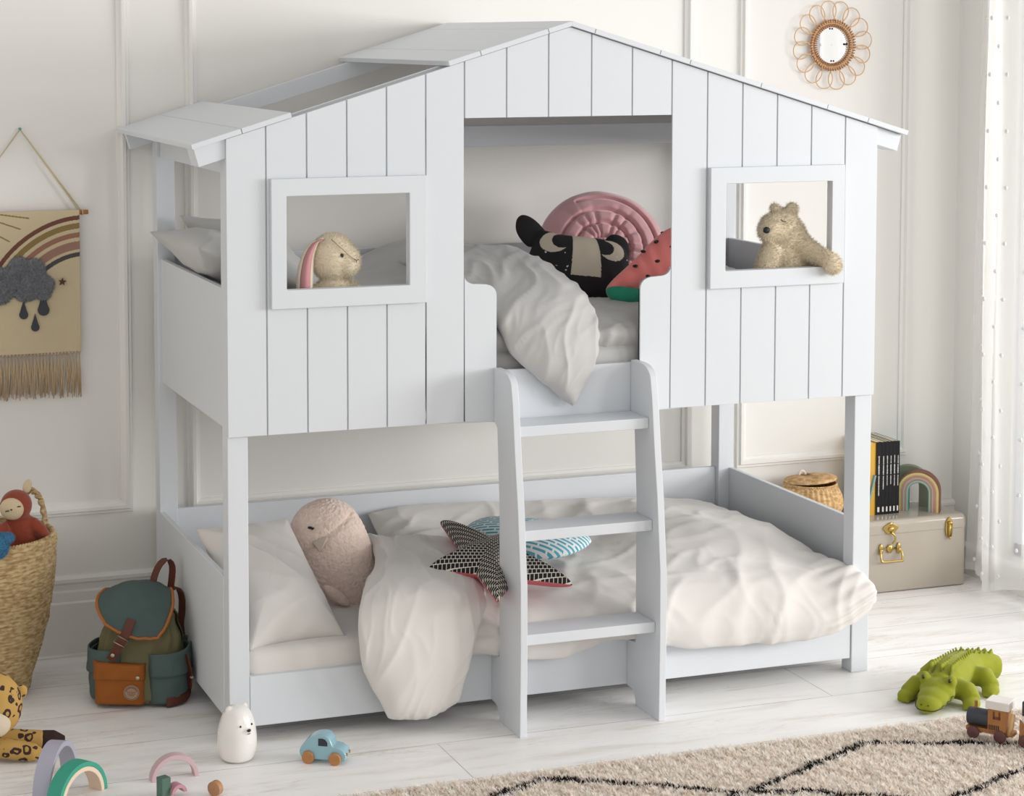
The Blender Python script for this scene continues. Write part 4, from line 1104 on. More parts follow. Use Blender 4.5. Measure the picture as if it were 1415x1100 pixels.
    for r_, wd in ((.002, .013), (-.0035, .011), (-.009, .008)):
        for k in range(5): q.box(-.005 - wd + k * wd * .42, -.005 - wd + k * wd * .42 + wd * .26, -.1232, -.122, .058 + r_ - .0011, .058 + r_ + .0011)
    q.build('print', DK, pa, smooth=False)
    # side pockets
    for sg in (1, -1):
        def sp(u, v):
            a = math.radians(-78 + 130 * u) if sg == 1 else math.radians(180 + 78 - 130 * u)
            z = .012 + .150 * v
            e = min(u, 1 - u) * 2; q_ = min(1, e * 2.5) ** .5; b = .022 * q_ * (1 - .5 * abs(v - .4))
            return ((.131 + b) * math.copysign(abs(math.cos(a)) ** .72, math.cos(a)) + .003 * nz(u * 8, v * 6), (.093 + b) * math.copysign(abs(math.sin(a)) ** .72, math.sin(a)), z + .012 * (u if sg == 1 else 1 - u))
        o3 = MB().grid(sp, 30, 20).build('side_pocket', TE, t); s = o3.modifiers.new('th', 'SOLIDIFY'); s.thickness = .005
        def sf(u, v):
            p = sp(u, .55 + .5 * v); k = 1.05
            return (p[0] * k, p[1] * k - .001, p[2] + .006)
        o4 = MB().grid(sf, 30, 10).build('side_flap', TE, o3); s = o4.modifiers.new('th', 'SOLIDIFY'); s.thickness = .004
        if sg == 1:
            def onp(u, v, k=1.09):
                p = sp(u, v); return (p[0] * k, p[1] * k, p[2])
            ribbon([onp(.42, .98), onp(.44, .8), onp(.46, .6, 1.10), onp(.48, .4, 1.06), onp(.5, .22, 1.04)], .024, .004, 'side_strap', LE, (.6, -.75, 0), o3)
            p = onp(.46, .48, 1.12); MB().ell(p, (.006, .005, .006)).build('stud', ME, o3)
    q = MB().grid(lambda u, v: (.138 * math.copysign(abs(math.cos(math.radians(-60 + 100 * u))) ** .72, 1) + .012, .11 * math.copysign(abs(math.sin(math.radians(-60 + 100 * u))) ** .72, math.sin(math.radians(-60 + 100 * u))), .004 + .03 * v + .01 * u), 20, 6)
    o5 = q.build('base_trim', LE, t); s = o5.modifiers.new('th', 'SOLIDIFY'); s.thickness = .008
    # haul loop and shoulder strap at the back
    ribbon(smooth_path([(.028, .055, .345), (.034, .075, .385), (.05, .085, .420), (.072, .088, .432), (.085, .09, .41), (.083, .092, .37), (.078, .09, .33)], 16), .024, .004, 'haul_loop', LE, (.85, -.5, 0))
    ribbon(smooth_path([(.07, .085, .33), (.098, .09, .338), (.112, .094, .31), (.112, .098, .26), (.108, .10, .21), (.118, .10, .12)], 16), .026, .005, 'shoulder_strap', LE, (.8, -.6, 0))
backpack()

# ------------------------------------------------------------------ small toys on the floor, left
def bear_lamp():
    t = thing('bear_night_light', 'glossy white bear-shaped night light standing at the foot of the front left bed post', 'night light', (-.008, -.115, 0), (0, 0, math.radians(20)))
    GW = mat('white_vinyl', 'EEEBE7', .22, coat=.5, sub=.05)
    pr = smooth_path([(.001, 0), (.030, .001), (.045, .008), (.053, .030), (.055, .055), (.053, .085), (.046, .115), (.036, .138), (.020, .151), (.001, .155)], 40)
    mb = MB().lathe(pr, 48, cap=False)
    for s in (-1, 1): mb.ell((s * .025, .002, .144), (.0115, .010, .0115))
    mb.ell((-.0, -.046, .092), (.016, .010, .011)).ell((.004, -.048, .058), (.015, .008, .010), (0, .5, 0))
    plush(mb, 'body', GW, t, .0022, 10)
    fy = lambda x, z, r=.05: -math.sqrt(max(0, r * r - x * x))
    f = MB()
    for x in (-.019, .018): MB().ell((x, -.0455, .108), (.0028, .002, .0032), None, 10, 8).build('eye', BLACK, t)
    MB().ell((.0, -.0585, .097), (.0062, .003, .0046), None, 12, 8).build('nose', BLACK, t)
    MB().tube([(-.003, -.0567, .0875), (.0015, -.057, .0865), (.005, -.0565, .0885)], .0009, 6).build('mouth', BLACK, t)
bear_lamp()
def toy_car():
    t = thing('toy_car', 'pale blue wooden toy car with round wooden wheels beside the bed', 'toy car', (.218, -.205, 0), (0, 0, math.radians(-32)))
    BLUE = mat('pale_blue_lacquer', '8FB9C6', .25, coat=.6); WD = mat('beech_wood', 'BB7F49', .5, vary=.15, vscale=40); DK = mat('smoked_window', '2A2C38', .2)
    prof = [(-.064, .018), (-.066, .034), (-.056, .052), (-.040, .068), (-.018, .079), (.004, .080), (.018, .072), (.026, .056), (.030, .050), (.046, .047), (.060, .038), (.066, .026), (.064, .012), (.052, .010), (-.052, .010)]
    P = resample(smooth_path(prof[:13], 60) , 60) if False else smooth_path(prof[:13], 50)
    P = [p for p in P] + [(.052, .010), (-.055, .011)]
    MB().prism(P, 'y', -.026, .026).build('body', BLUE, t, smooth=False, bevel=.004, seg=3)
    for sy in (-1, 1):
        for x in (-.040, .036):
            m = MB().lathe([(.001, -.005), (.0155, -.005), (.0172, -.003), (.0172, .003), (.0155, .005), (.001, .005)], 28, cap=False)
            w_ = m.build('wheel', WD, t, sharp=40); w_.rotation_euler = (math.pi / 2, 0, 0); w_.location = (x, sy * .031, .0172)
        q = [(-.012, .050), (.014, .050), (.014, .060), (.008, .068), (-.0, .071), (-.012, .070)]
        MB().prism(q, 'y', sy * .0262, sy * .0270).build('side_window', DK, t, smooth=False)
    q = MB().add([(.0185, -.019, .0725), (.0185, .019, .0725), (.0275, .019, .0545), (.0275, -.019, .0545), (.019, -.019, .073), (.019, .019, .073), (.028, .019, .055), (.028, -.019, .055)],
                 [(0, 1, 2, 3), (4, 7, 6, 5), (0, 3, 7, 4), (1, 5, 6, 2), (0, 4, 5, 1), (3, 2, 6, 7)])
    for y in (-.014, .014):
        h = MB().lathe([(.001, 0), (.0045, 0), (.004, .003), (.001, .0035)], 14, cap=False).build('headlight', WD, t); h.rotation_euler = (0, math.pi / 2, 0); h.location = (.0655, y, .027)
toy_car()
def arch_obj(name, label, R, wdt, dep, col, loc, ang, inner=None, tilt=None, group=None):
    m_ = mat(name + '_' + col, col, .5)
    def arc(R1, R0):
        n = 28
        return [(R1 * math.cos(math.pi * k / n), R1 * math.sin(math.pi * k / n)) for k in range(n + 1)] + [(R0 * math.cos(math.pi * k / n), R0 * math.sin(math.pi * k / n)) for k in range(n, -1, -1)]
    o = MB().prism(arc(R, R - wdt), 'y', -dep / 2, dep / 2).build(name, m_, smooth=False, bevel=.001)
    tag(o, label, 'toy arch', group); o.location = loc; o.rotation_euler = tilt or (0, 0, ang)
    return o
ARG = 'loose wooden rainbow arches on the floor'
def ang(a, b): return math.atan2(b[1] - a[1], b[0] - a[0])
A, B = (-.572, -.262), (-.413, .034)
arch_obj('wooden_arch', 'large lilac wooden toy arch, largest of the arches on the floor', .122, .014, .045, 'A9A8B8', (A[0] + .115 * .473, A[1] + .115 * .881, 0), ang(A, B), group=ARG)
A, B = (-.552, -.318), (-.403, -.196)
arch_obj('wooden_arch', 'green wooden toy arch leaning in front of the large lilac arch', .098, .012, .045, '2E9C82', ((A[0] + B[0]) / 2, (A[1] + B[1]) / 2, 0), ang(A, B), group=ARG)
arch_obj('wooden_arch', 'pale peach wooden toy arch nested inside the green arch', .0855, .012, .045, 'E3CBB4', ((A[0] + B[0]) / 2, (A[1] + B[1]) / 2, 0), ang(A, B), group=ARG)
arch_obj('wooden_arch', 'pale pink wooden toy arch standing alone between backpack and bear lamp', .066, .012, .03, 'CDB0B4', (-.204, -.195, 0), math.radians(4), group=ARG)
arch_obj('wooden_arch', 'tiny rose pink wooden toy arch at the bottom edge of the photo', .023, .010, .03, 'BE8B96', (-.228, -.335, .014), math.radians(18), group=ARG)
o = MB().box(-.014, .014, -.014, .014, 0, .058).build('toy_block', mat('moss_paint', '4B6B5C', .5), smooth=False, bevel=.002)
tag(o, 'dark green painted toy block beside the tiny rose pink arch', 'toy block', loc=(-.263, -.335, 0), rot=(0, 0, .35))
m = MB().lathe([(.001, 0), (.0175, 0), (.0195, .0015), (.0195, .0185), (.0175, .020), (.001, .020)], 28, cap=False)
o = m.build('wooden_disc', mat('disc_wood', 'B0805A', .5), sharp=40)
tag(o, 'small round wooden disc on the floor at the bottom edge', 'toy block', loc=(-.122, -.352, .0196), rot=(math.pi / 2, 0, math.radians(-50)))

# ------------------------------------------------------------------ rug
def rug():
    x0, x1, y0, y1 = -.35, 3.0, -2.3, -.505
    t = thing('shaggy_rug', 'cream shaggy rug with broken black diamond lines in front of the bed', 'rug', (1.2, -1.2, 0))
    MB().box(x0 - 1.2, x1 - 1.2, y0 + 1.2, y1 + 1.2 - .012, .0005, .008).build('backing', mat('rug_backing', 'BFB09C', .95), t, smooth=False)
    LN = [[(.50, -.68), (.544, -.64), (.622, -.612), (.703, -.568), (.772, -.592), (.901, -.666), (.994, -.713), (1.076, -.781), (1.164, -.833), (1.308, -.786), (1.455, -.71), (1.58, -.655), (1.669, -.612), (1.769, -.637), (1.846, -.674), (1.967, -.706), (2.072, -.762), (2.3, -.86), (2.6, -.80), (2.9, -.62)],
          [(1.164, -.833), (1.266, -.861), (1.351, -.878), (1.41, -.939), (1.507, -.973), (1.557, -1.029), (1.59, -1.078)],
          [(1.55, -1.12), (1.59, -1.078), (1.661, -1.049), (1.771, -1.011), (1.892, -.96), (1.966, -.937), (2.2, -.87), (2.3, -.86)],
          [(.50, -.68), (.40, -.80), (.20, -.95)], [(1.164, -.833), (.95, -.98), (.7, -1.1)]]
    g = np.random.default_rng(11)
    def field(xa, xb, ya, yb, n, h, wd):
        X = g.uniform(xa, xb, n); Y = g.uniform(ya, yb, n)
        Y = np.minimum(Y, y1 - .004 + .008 * np.sin(X * 31) + .006 * g.normal(0, 1, n))
        d = np.full(n, 9.); 
        for L_ in LN:
            for a, b in zip(L_, L_[1:]):
                a = np.array(a); b = np.array(b); v = b - a; s = np.clip(((X - a[0]) * v[0] + (Y - a[1]) * v[1]) / (v @ v), 0, 1)
                d = np.minimum(d, np.hypot(X - a[0] - s * v[0], Y - a[1] - s * v[1]))
        brk = np.sin(X * 61 + np.sin(Y * 43) * 2) * .5 + np.sin(X * 150 + 1.3) * .35
        dark = d < (.0085 + .0045 * brk)
        c = np.array(lin('FFF6EE'))[None] * (1 + g.normal(0, .10, n))[:, None]
        tan = g.random(n) < .10; c[tan] *= np.array([.80, .74, .66])
        c[dark] = np.array(lin('1D1B1D')) * (1 + g.normal(0, .2, dark.sum()))[:, None].clip(.5, 1.5)
        clump = np.sin(X * 70 + 2.5 * np.sin(Y * 55)) * np.sin(Y * 80 + 2 * np.sin(X * 47))
        H = h * (.75 + .25 * clump + .25 * g.random(n))
        an = g.uniform(0, 2 * np.pi, n) * .6 + clump * 1.5
        dx, dy = np.cos(an) * h * .8, np.sin(an) * h * .8 - .003
        px, py = -np.sin(an) * wd, np.cos(an) * wd
        z0 = np.full(n, .004)
        v = np.stack([np.stack([X - px, Y - py, z0], 1), np.stack([X + px, Y + py, z0], 1),
                      np.stack([X + px * .8 + dx * .5, Y + py * .8 + dy * .5, H * .7], 1), np.stack([X - px * .8 + dx * .5, Y - py * .8 + dy * .5, H * .7], 1),
                      np.stack([X + dx, Y + dy, H], 1)], 1)
        return v.reshape(-1, 3), c.clip(0, 1)
    v1, c1 = field(.15, 2.55, -1.12, y1, 85000, .020, .0022)
    v2, c2 = field(x0, x1, y0, y1, 26000, .020, .0045)
    V = np.concatenate([v1, v2]); Cc = np.concatenate([c1, c2]); n = len(Cc); V[:, 0] -= 1.2; V[:, 1] += 1.2
    me = bpy.data.meshes.new('pile'); F = []
    for i in range(n):
        k = i * 5; F.append((k, k + 1, k + 2, k + 3)); F.append((k + 3, k + 2, k + 4))
    me.from_pydata(V.tolist(), [], F)
    at = me.color_attributes.new('Col', 'FLOAT_COLOR', 'POINT'); arr = np.ones((n * 5, 4), np.float32); arr[:, :3] = np.repeat(Cc, 5, axis=0); at.data.foreach_set('color', arr.ravel())
    pm = mat('wool_pile', 'FFFFFF', .95, attr=True); nt = pm.node_tree; tl = nt.nodes.new('ShaderNodeBsdfTranslucent'); mx = nt.nodes.new('ShaderNodeMixShader'); mx.inputs[0].default_value = .5
    nt.links.new(nt.nodes['Attribute'].outputs['Color'], tl.inputs[0]); nt.links.new(nt.nodes['Principled BSDF'].outputs[0], mx.inputs[1]); nt.links.new(tl.outputs[0], mx.inputs[2]); nt.links.new(mx.outputs[0], nt.nodes['Material Output'].inputs[0])
    me.materials.append(pm)
    o = bpy.data.objects.new('pile', me); COL.objects.link(o); o.parent = t; o['kind'] = 'stuff'
rug()

# ------------------------------------------------------------------ crocodile
def croc():
    t = thing('crocodile_toy', 'lime green plush crocodile lying on the floor near the rug corner', 'toy', (1.985, -.435, 0), (0, 0, math.radians(39))); t.scale = (.88, .88, .88)
    G = mat('lime_plush', '8A8F12', .9, bump=(260, .4), sheen=.1, vary=.08, vscale=30)
    mb = MB()
    # local x runs from the nose to the tail
    mb.ell((.040, 0, .032), (.050, .042, .030)).ell((.088, 0, .040), (.066, .052, .038)).ell((.130, 0, .050), (.058, .060, .045))
    mb.ell((.018, .0, .022), (.022, .030, .018))
    mb.ell((.135, -.046, .088), (.022, .018, .024)).ell((.135, .046, .088), (.022, .018, .024))
    mb.tube([(.15, 0, .052), (.22, .004, .062), (.30, .004, .062), (.38, -.002, .058), (.45, -.016, .052), (.515, -.05, .045), (.545, -.085, .036)], [.050, .062, .066, .064, .058, .052, .040], 24)
    for (a, b, c) in (((.20, -.035, .05), (.19, -.085, .045), (.165, -.11, .024)), ((.19, .035, .05), (.17, .085, .045), (.135, .105, .022)),
                      ((.36, -.035, .05), (.36, -.095, .052), (.335, -.125, .026)), ((.37, .035, .05), (.38, .09, .045), (.36, .115, .022))):
        mb.tube([a, b, c], [.036, .036, .031], 16); cx, cy, cz = c
        mb.ell((cx - .012, cy, .021), (.038, .030, .021))
        for k in (-1, 0, 1): mb.ell((cx - .040, cy + k * .015, .013), (.010, .008, .010))
    b = plush(mb, 'body', G, t, .0045, 6)
    # scalloped frill rows along the back
    for y0, h in ((-.030, .024), (.030, .024), (0, .014)):
        m = MB(); vs = []; n = 150
        for k in range(n + 1):
            s = k / n; x = .165 + .36 * s; yy = y0 * (1 - .5 * s) + (0 if s < .7 else -.09 * (s - .7) ** 1.1 * 2.2)
            zt = .069 + .052 * (1 - abs(y0) * 6) - .018 * s - (.010 if s > .8 else 0)
            hh = h * (.35 + .65 * abs(math.sin(s * math.pi * 15)))
            w_ = .003 * math.sin(s * 90)
            vs += [(x, yy + w_ * 0, zt - .012), (x, yy + (.0075 if y0 >= 0 else -.0075) * (y0 != 0) + w_, zt + hh)]
        m.add(vs, [(2 * k, 2 * k + 2, 2 * k + 3, 2 * k + 1) for k in range(n)])
        o = m.build('back_frill', G, t); s_ = o.modifiers.new('th', 'SOLIDIFY'); s_.thickness = .005; s_.offset = 0
    # side frill on the tail
    for y in (-.042, .042):
        m = MB().ell((.1175, y * 1.08, .096), (.0065, .006, .008), None, 12, 8); m.build('eye', mat('dark_bead', '2C2A14', .3, coat=.5), t)
    for y in (-.012, .012): MB().ell((-.0065, y, .040), (.003, .003, .0022), None, 10, 6).build('nostril', mat('dark_olive_thread', '3A3F10', .8), t)
    for sg in (-1, 1):
        pts = [(.004, sg * .026, .020), (.03, sg * .0425, .024), (.05, sg * .0470, .030), (.065, sg * .0505, .028), (.08, sg * .0530, .037), (.092, sg * .0550, .035), (.106, sg * .0580, .046), (.118, sg * .0600, .046)]
        MB().tube(smooth_path([(-.010, 0, .022)] + pts, 30), .0016, 6).build('mouth_stitching', mat('dark_olive_thread', '3A3F10', .8), t)
croc()

# ------------------------------------------------------------------ wooden train on the rug
def train():
    a = math.atan2(-.80, .60); GZ = .017
    WD = mat('train_wood', 'A9733F', .55, vary=.15, vscale=40); NV = mat('slate_paint', '3B3E47', .5); WH = mat('cream_paint', 'E7E1DC', .5); MV = mat('mauve_paint', '5F3A3A', .5)
    t = thing('toy_train_engine', 'wooden toy train engine with slate boiler and white cab roof on the rug', 'toy train', (1.995, -.655, GZ), (0, 0, a))
    # local x runs from the front to the rear, near side is -y
    def wheel(par, x, y):
        w_ = MB().lathe([(.001, -.005), (.015, -.005), (.0172, -.0035), (.0172, .0035), (.015, .005), (.001, .005)], 28, cap=False).build('wheel', MV, par, sharp=40)
        w_.rotation_euler = (math.pi / 2, 0, 0); w_.location = (x, y, .0172)
    MB().box(-.012, .122, -.020, .020, .018, .030).build('chassis', WD, t, smooth=False, bevel=.002)
    for x in (.012, .088):
        for y in (-.027, .027): wheel(t, x, y)
    b = MB().lathe([(.001, 0), (.0235, 0), (.0245, .002), (.0245, .062), (.001, .062)], 32, cap=False).build('boiler', NV, t, sharp=40); b.rotation_euler = (0, math.pi / 2, 0); b.location = (-.010, 0, .0555)
    MB().lathe([(.0045, 0), (.0045, .022)], 16, c=(.010, 0, .078)).build('chimney', WD, t, sharp=40)
    MB().box(.052, .103, -.026, .026, .030, .092).build('cab', WD, t, smooth=False, bevel=.0012)
    MB().box(.046, .112, -.031, .031, .092, .116).build('cab_roof', WH, t, smooth=False, bevel=.002)
    DW = mat('dark_wood_stain', '6E3E22', .6)
    MB().box(.067, .072, -.0268, -.0255, .064, .086).box(.083, .088, -.0268, -.0255, .064, .086).box(.067, .088, -.0268, -.0255, .064, .072).build('cab_window', DW, t, smooth=False)
    q = MB()
    for k in range(6): q.box(.056 + k * .0052, .0585 + k * .0052, -.0268, -.0255, .033, .047)
    q.build('vent_slats', BLACK, t, smooth=False)
    MB().tube([(.108, -.016, .022), (.118, -.018, .05), (.122, -.018, .085)], .0062, 10).build('side_rod', mat('pale_wood', 'D8B080', .5), t)
    MB().tube(smooth_path([(.008, .0, .094), (.02, .0, .108), (.035, .0, .106), (.05, .0, .100)], 12), .0010, 6).build('cord', mat('cord_cotton2', 'D5CFC6', .8), t)
    t2 = thing('toy_train_wagon', 'wooden toy train wagon with a slate block behind the engine, at the right edge', 'toy train', (1.995 + .150 * math.cos(a), -.655 + .150 * math.sin(a), GZ), (0, 0, a))
    MB().box(-.012, .120, -.020, .020, .018, .030).build('chassis', WD, t2, smooth=False, bevel=.002)
    for x in (.008, .09):
        for y in (-.027, .027): wheel(t2, x, y)
    MB().prism([(-.004, .030), (.112, .030), (.112, .068), (-.004, .088)], 'y', -.022, .022).build('hopper', WH, t2, smooth=False, bevel=.0012)
    MB().prism([(-.008, .030), (.038, .030), (-.008, .078)], 'y', -.026, -.0222).build('side_wedge', WD, t2, smooth=False)
    MB().box(-.002, .045, -.026, .026, .088, .128).build('block', NV, t2, smooth=False, bevel=.002)
    MB().lathe([(.0048, 0), (.0048, .012)], 16, c=(.022, 0, .128)).build('peg', mat('pale_wood', 'D8B080', .5), t2, sharp=40)
train()

# ------------------------------------------------------------------ trunk and what stands on it
GOLD = mat('brass', 'BFA260', .28, metal=1)
TX0, TX1, TY0, TY1, TZ = 2.17, 2.945, .770, 1.006, .262
def trunk():
    t = thing('storage_trunk', 'glossy beige metal trunk with brass clasps standing against the back wall', 'trunk', ((TX0 + TX1) / 2, (TY0 + TY1) / 2, 0))
    cx, cy = (TX0 + TX1) / 2, (TY0 + TY1) / 2; hx, hy = (TX1 - TX0) / 2, (TY1 - TY0) / 2
    EN = mat('beige_enamel', 'AFA699', .22, coat=.5)
    def rbox(z0, z1, ex, rtop_, nm):
        r = .022; n = 6; ring = []
        for (sx, sy, a0) in ((1, -1, -90), (1, 1, 0), (-1, 1, 90), (-1, -1, 180)):
            for k in range(n + 1):
                q = math.radians(a0 + 90 * k / n); ring.append((sx * (hx - r), sy * (hy - r), math.cos(q), math.sin(q)))
        pf = [(r + ex, z0), (r + ex, z1 - rtop_)] if rtop_ else [(r + ex, z0), (r + ex, z1)]
        if rtop_:
            for k in range(1, 9): q = math.pi / 2 * k / 8; pf.append((r + ex - rtop_ * (1 - math.cos(q)), z1 - rtop_ + rtop_ * math.sin(q)))
        vs = []; N = len(ring)
        for rr, z in pf: vs += [(a + c * rr, b + s * rr, z) for a, b, c, s in ring]
        fs = [(j * N + k, j * N + (k + 1) % N, (j + 1) * N + (k + 1) % N, (j + 1) * N + k) for j in range(len(pf) - 1) for k in range(N)]
        fs += [list(range(N))[::-1], [(len(pf) - 1) * N + k for k in range(N)]]
        return MB().add(vs, fs).build(nm, EN, t, sharp=50)
    rbox(.004, .2125, 0, 0, 'body'); rbox(.2135, TZ, .0015, .020, 'lid')
    fy = -hy - .0015
    def L(x): return x - cx
    # pull handle with an ornate hasp above it
    h = thing_part = MB().prism([(L(2.622) + .030 * math.cos(a) * (1 + .12 * math.sin(3 * a)), .232 + .017 * math.sin(a) * (1 - .2 * math.cos(a * 2))) for a in [2 * math.pi * k / 36 for k in range(36)]], 'y', fy - .006, fy).build('hasp', GOLD, t, smooth=False, bevel=.001)
    MB().ell((L(2.622), fy - .004, .250), (.009, .005, .007)).ell((L(2.622), fy - .008, .232), (.011, .006, .009)).build('hasp_knob', GOLD, h)
    MB().tube(smooth_path([(L(2.622), fy - .010, .220), (L(2.634), fy - .012, .208), (L(2.636), fy - .012, .192), (L(2.626), fy - .010, .178)], 20), .0035, 8).build('hook', GOLD, h)
    hd = MB().tube(smooth_path([(L(2.580), fy - .006, .160), (L(2.576), fy - .016, .140), (L(2.578), fy - .020, .122), (L(2.590), fy - .020, .118), (L(2.620), fy - .020, .118), (L(2.660), fy - .020, .118), (L(2.662), fy - .020, .122), (L(2.664), fy - .016, .140), (L(2.660), fy - .006, .160)], 60), .0042, 8).build('handle', GOLD, t)
    q = MB()
    for x in (2.584, 2.656): q.ell((L(x), fy - .003, .160), (.0085, .006, .021), None, 16, 12).ell((L(x), fy - .007, .155), (.006, .006, .008))
    q.ell((L(2.620), fy - .004, .160), (.0125, .006, .016)).ell((L(2.620), fy - .008, .160), (.004, .005, .010)).box(L(2.584), L(2.656), fy - .003, fy, .157, .163)
    q.build('handle_mount', GOLD, hd)
    q = MB().prism([(L(2.866), .178), (L(2.878), .190), (L(2.882), .215), (L(2.880), .238), (L(2.872), .250), (L(2.866), .262 - .004), (L(2.860), .250), (L(2.852), .238), (L(2.850), .215), (L(2.854), .190)], 'y', fy - .005, fy)
    c = q.build('clasp', GOLD, t, smooth=False, bevel=.001)
    MB().box(L(2.860), L(2.873), fy - .011, fy - .004, .186, .236).ell((L(2.8665), fy - .010, .236), (.010, .004, .005)).ell((L(2.8665), fy - .008, .181), (.005, .005, .006)).build('clasp_lever', GOLD, c)
trunk()
def wicker():
    t = thing('wicker_basket', 'round lidded wicker basket on the trunk', 'basket', (2.368, .890, TZ)); t.scale = (1.05, 1.05, 1.14)
    WK = coil_mat('wicker', 'B08A58', 'DDB988', 0, 0)
    S = 34
    def f(a, z): return .0022 * math.cos(a * S) * 1 + .0012 * math.sin(a * S * .5) * math.sin(z * 900)
    pr = smooth_path([(.070, 0), (.090, .010), (.106, .035), (.110, .055), (.104, .080), (.092, .102), (.086, .112)], 60)
    MB().lathe([(.001, .0)] + pr + [(.080, .112), (.080, .09)], 272, f=lambda a, z: f(a, z) if z < .108 else 0, cap=False).build('body', WK, t)
    q = MB()
    for k, z in enumerate((.1095, .1145)): q.tube([((.087 + .0015 * math.cos(a * 60 + k * 3)) * math.cos(a), (.087 + .0015 * math.cos(a * 60 + k * 3)) * math.sin(a), z) for a in [2 * math.pi * j / 240 for j in range(240)]], .0032, 6, closed=True)
    q.build('rim', WK, t)
    ld = MB().lathe([(.001, .0)] + [(r, -.001) for r in (.03, .06)] + [(.087, 0), (.090, .004), (.087, .009), (.07, .0125), (.04, .0155), (.001, .017)], 200, f=lambda a, z: 0, cap=False)
    ld.v = [(x, y, z + (.0018 * math.cos(math.hypot(x, y) * 1100) + .0010 * math.cos(math.atan2(y, x) * 60)) * (z > .008)) for x, y, z in ld.v]
    lid = ld.build('lid', WK, t); lid.location = (0, 0, .121); lid.rotation_euler = (math.radians(-4), math.radians(-3), 0)
    LT = mat('pale_leather', 'D9CDBD', .7)
    MB().tube([(-.020 + .012 * math.cos(a), .02, .018 + .012 * math.sin(a)) for a in [math.pi * k / 12 for k in range(13)]], .0045, 8).build('knob', LT, lid)
    tg = MB().box(-.011, .011, -.0016, 0, -.016, .016).build('tag', mat('paper_tag', 'E9E6DF', .8), t, smooth=False)
    tg.location = (-.088, -.074, .060); tg.rotation_euler = (0, .1, math.radians(-48))
    p = MB().lathe([(.001, 0), (.004, 0), (.004, .001)], 12).build('printed_mark', BLACK, tg); p.rotation_euler = (math.pi / 2, 0, 0); p.location = (0, -.0012, -.002)
    MB().tube([(-.078, -.066, .090), (-.084, -.072, .083), (-.087, -.074, .074)], .002, 6).build('tag_cord', mat('brown_thread', '6A5C50', .8), t)
wicker()
def books():
    z0 = TZ; PG = mat('paper_edge', 'E8E3D6', .8)
    INK = mat('white_print', 'D9D7D2', .7); SP = mat('spine_black', '121116', .6, spec=.25)
    def book(name, label, x, w_, h, d, col, y, rz=0, ry=0, title=None, group=None):
        t = thing(name, label, 'book', (x, y, z0), (0, ry, rz), group)
        CV = mat('cover_' + col, col, .55)
        MB().box(0, .0022, 0, d, 0, h).box(w_ - .0022, w_, 0, d, 0, h).build('cover', CV, t, smooth=False)
        MB().box(0, w_, -.0004, .0018, 0, h).build('spine', SP if title else CV, t, smooth=False)
        MB().box(.0022, w_ - .0022, .0018, d - .003, .001, h - .0015).build('pages', PG, t, smooth=False)
        if title:
            q = MB(); g = random.Random(title)           # unreadable small print: three runs of letter-sized strokes
            for (za, zb, k) in ((.052, .079, .30), (.084, .118, .34), (.124, title, .26)):
                zc = za
                while zc < zb:
                    st = g.uniform(.0016, .0030); hw = w_ * k * g.uniform(.55, 1) / 2
                    q.box(w_ / 2 - hw, w_ / 2 + hw, -.0009, -.0003, h - zc - st, h - zc)
                    if g.random() < .5: q.box(w_ / 2 - hw, w_ / 2 - hw * .4, -.0009, -.0003, h - zc - st - .0007, h - zc)
                    zc += st + .0007
            q.build('spine_lettering', INK, t, smooth=False)
            MB().box(w_ * .3, w_ * .7, -.0009, 0, .010, .028).build('spine_mark', INK, t, smooth=False)
        return t
    Y = .858; x = 2.618
    ws = (.0205, .0160, .0145, .0145, .0145, .0135)
    tt = (.195, .172, .158, .155, .162, .164)
    pos = ('leftmost of the black-spined set', 'second from the left of the black-spined set', 'third from the left of the black-spined set', 'third from the right of the black-spined set', 'second from the right of the black-spined set', 'rightmost of the black-spined set, next to the rainbow')
    cc = ('C9982C', '9FB85A', '3C4430', '2A2A2C', 'D8A98A', '4FB0AC')
    for k in range(6):
        book('book', 'black book with white spine lettering, ' + pos[k], x, ws[k], .266 - .001 * (k % 2), .168, cc[k], Y, title=tt[k], group='black-spined books on the trunk'); x += ws[k] + .0006
    book('book', 'yellow book standing between the bed post and the black-spined books', 2.594, .022, .262, .165, 'D2A432', Y + .004)
    book('book', 'small grey-green booklet leaning in front of the yellow book', 2.562, .007, .155, .012, '7F9A94', Y - .020, ry=math.radians(14))
    book('book', 'green book standing beside the wicker basket, seen past the bed post', 2.545, .010, .160, .06, '5E8A5C', Y + .02)
books()
